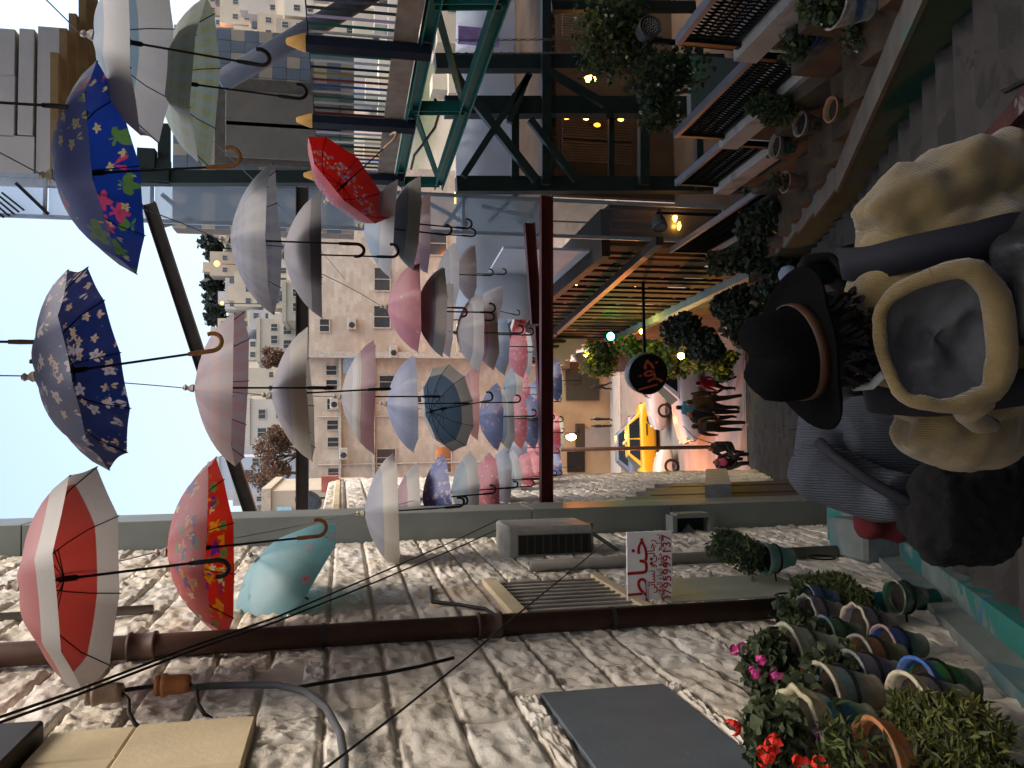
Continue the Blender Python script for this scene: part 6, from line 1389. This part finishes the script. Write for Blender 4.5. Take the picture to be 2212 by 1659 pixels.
# ================================================================ SIGNS AND LAMPS
AR = {'ا': ('FE8D', 'FE8E', None, None), 'ب': ('FE8F', 'FE90', 'FE91', 'FE92'), 'ت': ('FE95', 'FE96', 'FE97', 'FE98'), 'ج': ('FE9D', 'FE9E', 'FE9F', 'FEA0'), 'ح': ('FEA1', 'FEA2', 'FEA3', 'FEA4'), 'خ': ('FEA5', 'FEA6', 'FEA7', 'FEA8'), 'ر': ('FEAD', 'FEAE', None, None), 'س': ('FEB1', 'FEB2', 'FEB3', 'FEB4'), 'ص': ('FEB9', 'FEBA', 'FEBB', 'FEBC'), 'ط': ('FEC1', 'FEC2', 'FEC3', 'FEC4'), 'ع': ('FEC9', 'FECA', 'FECB', 'FECC'), 'ف': ('FED1', 'FED2', 'FED3', 'FED4'), 'ل': ('FEDD', 'FEDE', 'FEDF', 'FEE0'), 'م': ('FEE1', 'FEE2', 'FEE3', 'FEE4'), 'ن': ('FEE5', 'FEE6', 'FEE7', 'FEE8'), 'و': ('FEED', 'FEEE', None, None), 'ي': ('FEF1', 'FEF2', 'FEF3', 'FEF4'), 'ئ': ('FE89', 'FE8A', 'FE8B', 'FE8C'), 'ﻻ': ('FEFB', 'FEFC', None, None)}
def shape(s):
    s = s.replace('لا', 'ﻻ'); out = []
    for i, ch in enumerate(s):
        if ch not in AR: out.append(ch); continue
        f = AR[ch]; pr = i > 0 and s[i-1] in AR and AR[s[i-1]][2] is not None; nx = i+1 < len(s) and s[i+1] in AR and f[2] is not None
        out.append(chr(int((f[3] if pr and nx else f[1] if pr else f[2] if nx else f[0]), 16)))
    return ''.join(reversed(out))
def text(s, size, M, m, parent, name='lettering', depth=.003, width=None, bold=0.):
    cu = bpy.data.curves.new('txt', 'FONT'); cu.body = s; cu.size = size; cu.align_x = 'CENTER'; cu.align_y = 'CENTER'; cu.extrude = depth; cu.offset = bold; cu.resolution_u = 3
    o = bpy.data.objects.new('txt', cu); COL.objects.link(o); dg = bpy.context.evaluated_depsgraph_get(); me = bpy.data.meshes.new_from_object(o.evaluated_get(dg)); bpy.data.objects.remove(o)
    xs_ = [v.co.x for v in me.vertices]
    if width and xs_: k = width/(max(xs_)-min(xs_)); me.transform(Matrix.Scale(k, 4, (1, 0, 0)))
    me.transform(Matrix.Translation(-wl(parent)) @ M); me.materials.clear(); me.materials.append(m); return link(name, me, parent)
# tailor's sign, mounted square to the wall
a, c = aY(1355, 1312, 5.42), aY(1450, 1146, 5.42)
ts = thing('tailor_sign', 'white rectangular tailor sign with red Arabic lettering and phone number', 'sign', (a.x, 5.42, c.z))
sw_, sh_ = c.x-a.x, a.z-c.z; cx, cz = (a.x+c.x)/2, (a.z+c.z)/2
b = MB(); b.box((cx, 5.42, cz), (sw_, .02, sh_), bev=.003); b.build('board', mat('sign_white', 'efeee8', .5, var=.07, scale=7), ts)
m_sr = mat('sign_red', 'a3231c', .5, var=.12, scale=30)
def tm_(x, z): return Matrix.Translation((cx+x, 5.408, cz+z)) @ Matrix.Rotation(R(90), 4, 'X')
text(shape('خياط'), .2, tm_(0, sh_*.24), m_sr, ts, 'main_lettering', .002, sw_*.84, .001)
for wd_, x_, w_ in (('رجالي', .2, .3), ('و', 0., .04), ('نسائي', -.21, .3)): text(shape(wd_), .072, tm_(.02+x_*sw_, -sh_*.04), m_sr, ts, 'word', .002, sw_*w_)
text(shape('تصليح جميع انواع الملابس'), .06, tm_(0, -sh_*.22), m_sr, ts, 'third_line', .002, sw_*.92)
text('0795999137', .085, tm_(0, -sh_*.385), m_sr, ts, 'phone_number', .002, sw_*.9)
b = MB()
for z in (a.z-.03, c.z+.03): b.beam((WX, 5.435, z), (a.x+.05, 5.435, z), .015, .015)
b.build('bracket', m_lbar, ts)
# round black cafe sign
C = aY(1396, 807, 17.5); rs = 47*17.6/FPX
rsn = thing('round_sign', 'round black hanging sign with red Arabic script over the stairs', 'sign', C)
Mx = Matrix.Translation(C) @ Matrix.Rotation(R(-8), 4, 'Z') @ Matrix.Rotation(R(90), 4, 'X')
b = MB(); b.lathe([(0, .12), (rs, .12), (rs, -.14), (rs*.9, -.14)], 36, Mx); b.build('drum', mat('sign_rim_grey', '5f6a70', .4, .2), rsn, True)
b = MB(); b.lathe([(0, .125), (rs*.97, .125), (rs*.97, .121)], 36, Mx); b.build('face', mat('sign_black', '0e0d0d', .4, var=.1), rsn)
Mt = Matrix.Translation(C) @ Matrix.Rotation(R(-8), 4, 'Z') @ Matrix.Rotation(R(90), 4, 'X') @ Matrix.Translation((0, 0, .135)) @ Matrix.Rotation(R(14), 4, 'Z')
m_scr = mat('script_red', 'b0503c', .5, var=.2, scale=12)
text(shape('جفرا'), .62, Mt @ Matrix.Translation((0, .03, 0)), m_scr, rsn, 'script', .006, rs*1.35, .006)
b = MB(); b.beam(C+V((0, .1, 0)), V((rX(17.6)+.1, 17.6, C.z)), .04, .06); b.build('arm', m_blackm, rsn)
# LED floodlights
def flood(dx, dy, Y, r, label, yaw=0., lit=False):
    C = aY(dx, dy, Y); t = thing('floodlight', label, 'floodlight', C); Mx = Matrix.Translation(C) @ Matrix.Rotation(R(yaw), 4, 'Z') @ Matrix.Rotation(R(90), 4, 'X')
    b = MB(); b.lathe([(0, .02), (r*.86, .02), (r*.9, .05), (r, .05), (r*1.02, .0), (r*.95, -.12), (r*.6, -.2), (0, -.2)], 20, Mx); b.build('housing', mat('flood_grey', '4a4d50', .5, .2), t, True)
    b = MB()
    for rr_, n in ((0, 1), (.22, 6), (.45, 12), (.68, 17)):
        for k in range(n): a_ = 2*PI*k/max(1, n); b.lathe([(r*.055, .021), (r*.045, .045), (0, .05)], 6, Mx @ Matrix.Translation((r*rr_*math.cos(a_), r*rr_*math.sin(a_), 0)))
    b.build('led_lenses', mat('led_lens', 'b5b2ac', .3), t)
    b = MB(); b.tube([Mx @ V((-r*1.1, 0, -.05)), Mx @ V((-r*1.1, 0, -.28)), Mx @ V((r*1.1, 0, -.28)), Mx @ V((r*1.1, 0, -.05))], .015, 5); b.beam(Mx @ V((0, 0, -.28)), Mx @ V((0, -1.2, -.3)), .05, .05); b.build('bracket', m_blackm, t)
flood(1402, 60, 8.6, .125, 'round LED floodlight with dotted lens among the climber')
flood(1425, 488, 13.5, .13, 'round LED floodlight turned sideways by the fourth railing', -65)
# green spotlight
C = aY(1318, 727, 22.); g = thing('green_spotlight', 'glowing bright green spotlight at the far end of the terrace', 'lamp', C)
b = MB(); b.lathe([(0, .0), (.10, .01), (.12, .03), (.12, -.2), (0, -.25)], 14, Matrix.Translation(C) @ Matrix.Rotation(R(90), 4, 'X')); b.build('housing', m_blackm, g, True)
b = MB(); b.lathe([(0, .05), (.08, .045), (.11, .031)], 14, Matrix.Translation(C-V((0, .02, 0))) @ Matrix.Rotation(R(90), 4, 'X')); b.build('lens', emit('green_glow', '3cff8a', 22), g, True); lamp(g, C-V((.05, .35, 0)), '18ff5a', 6, .1)
for k, (dx, dy, Y) in enumerate(((1483, 130, 11.5), (1288, 131, 11.5))):
    P = aY(dx, dy, Y); t = thing('green_lamp', ('small green lamp glimmering through the climber below the floodlight', 'tiny green glint in the climber beside the floodlight')[k], 'lamp', P); b = MB(); b.lathe([(0, -.05), (.04, 0), (0, .05)], 8, Matrix.Translation(P)); b.build('glass', emit('lime_glow', '6aff2a', 8), t)
# warm bulbs in the vines and over the street
bulb(1471, 769, 19.8, .09, 'ffcf5a', 30, 8, 'brightest yellow bulb among the vines', 'vine_bulb', 1.)
bulb(1528, 750, 19.4, .075, 'ffcf5a', 30, 6, 'yellow bulb among the vines nearest the black hat', 'vine_bulb', 1.)
bulb(1385, 716, 21.5, .07, 'ffd24a', 14, 6, 'yellow bulb in the vines under the green spotlight', 'vine_bulb', .8)
bulb(1265, 766, 24, .07, 'ffd24a', 14, 6, 'yellow bulb at the top of the thatched awning', 'vine_bulb', .8)
bulb(1470, 738, 20.5, .05, 'ff8a4a', 10, 2, 'small orange bulb in the vines above the brightest one', 'vine_bulb', 1.)
bulb(1234, 944, 50, .22, 'ffb65a', 30, 130, 'bare bulb glowing over the far shops', 'shop_bulb', 1.5)
bulb(1213, 760, 52, .16, 'ff9d4a', 16, 120, 'orange bulb under the far shop awning on the right', 'shop_bulb', 1.)
# sodium street lamps lighting the street and the stone block
def sodium(dx, dy, Y, watts, label, r=.16):
    P = aY(dx, dy, Y); t = thing('street_lamp', label, 'street lamp', (P.x, Y, gz(Y)), 'street lamps')
    q = MB(); q.tube([(P.x, Y, gz(Y)), (P.x, Y, P.z+.2), (P.x-.3, Y-.3, P.z+.3)], .06, 8); q.build('pole', m_iron, t); q = MB(); q.lathe([(0, -.12), (r, -.08), (r*1.2, .05), (0, .12)], 12, Matrix.Translation((P.x-.3, Y-.4, P.z+.15))); q.build('head', emit('sodium_head', 'ffb060', 12), t, True)
    lamp(t, (P.x-.3, Y-.5, P.z-.15), 'ff8a34', watts, .15)
sodium(1010, 470, 55.5, 130, 'street lamp beside the amber window, hidden by the glass screen')
sodium(1205, 720, 44, 1000, 'street lamp behind the far end of the restaurant front')
sodium(1330, 1100, 28.5, 1000, 'street lamp round the corner of the lower stone house')
# thatched awning along the far restaurant front, behind the round sign
TA, TB = aY(1238, 772, 27), aY(1420, 742, 21.5); th = thing('thatched_awning', 'brown thatched awning sloping along the far end of the restaurant front', 'awning', TB); b = MB(); rr_ = random.Random(3)
for k in range(1100):
    p0 = TA.lerp(TB, rr_.random())+V((.12, 0, .05)); s = rr_.uniform(0, .45); p0 += V((-s, 0, -s*.85+rr_.uniform(0, .05))); L = rr_.uniform(.3, .6); p1 = p0+V((-L*.7, rr_.uniform(-.08, .08), -L*.65)); w_ = .018
    b.add([p0+V((0, -w_, 0)), p0+V((0, w_, 0)), p1+V((0, w_, 0)), p1+V((0, -w_, 0))], [(0, 1, 2, 3)])
b.build('straw', leafmats('straw', ['6e5a40', '80694a', '554532']), th)
b = MB(); b.add([TA+V((.12, 0, 0)), TB+V((.12, 0, 0)), TB+V((-.6, 0, -.62)), TA+V((-.6, 0, -.62)), TA+V((.12, 0, -.04)), TB+V((.12, 0, -.04)), TB+V((-.6, 0, -.66)), TA+V((-.6, 0, -.66))], [(0, 1, 2, 3), (7, 6, 5, 4), (0, 4, 5, 1), (1, 5, 6, 2), (2, 6, 7, 3), (3, 7, 4, 0)]); b.build('base_board', m_dk, th)
# chains hanging from the balcony
def chain(dy, x0, x1, Y, label):
    A, B = aY(x0, dy+3, Y), aY(x1, dy, Y); L = (A-B).length; n = int(L/.055); t = thing('chain', label, 'chain', B, 'chains under the balcony'); link_ = MB()
    link_.tube([V((.014*math.cos(a_), 0, .032*math.sin(a_))) for a_ in [2*PI*i/10 for i in range(11)]], .005, 5); me = link_.mesh('link', mat('chain_steel', '6a6e70', .4, .6, world=False))
    for k in range(n): o = link('link', me, t, A.lerp(B, (k+.5)/n)-B); o.rotation_euler = (0, 0, (k % 2)*PI/2)
chain(84, 985, 1340, 10.2, 'chain hanging in front of the white canvas, right one')
chain(113, 985, 1330, 10.2, 'chain hanging in front of the white canvas, left one')
gp = box('grey_door_panel', mat('slate_blue_panel', '566069', .6, var=.08), aY(1493, 250, 11.8), aY(1610, 138, 11.95)); tag(gp, 'slate blue door panel behind the second lattice railing', 'door')
lit = box('paper_scrap', mat('paper_white', 'a9b8c4', .7), aG(2132, 118, .03)-V((.05, .02, .004)), aG(2132, 118, .03)+V((.05, .02, .004))); tag(lit, 'scrap of white paper lying on the steps at the right', 'litter')
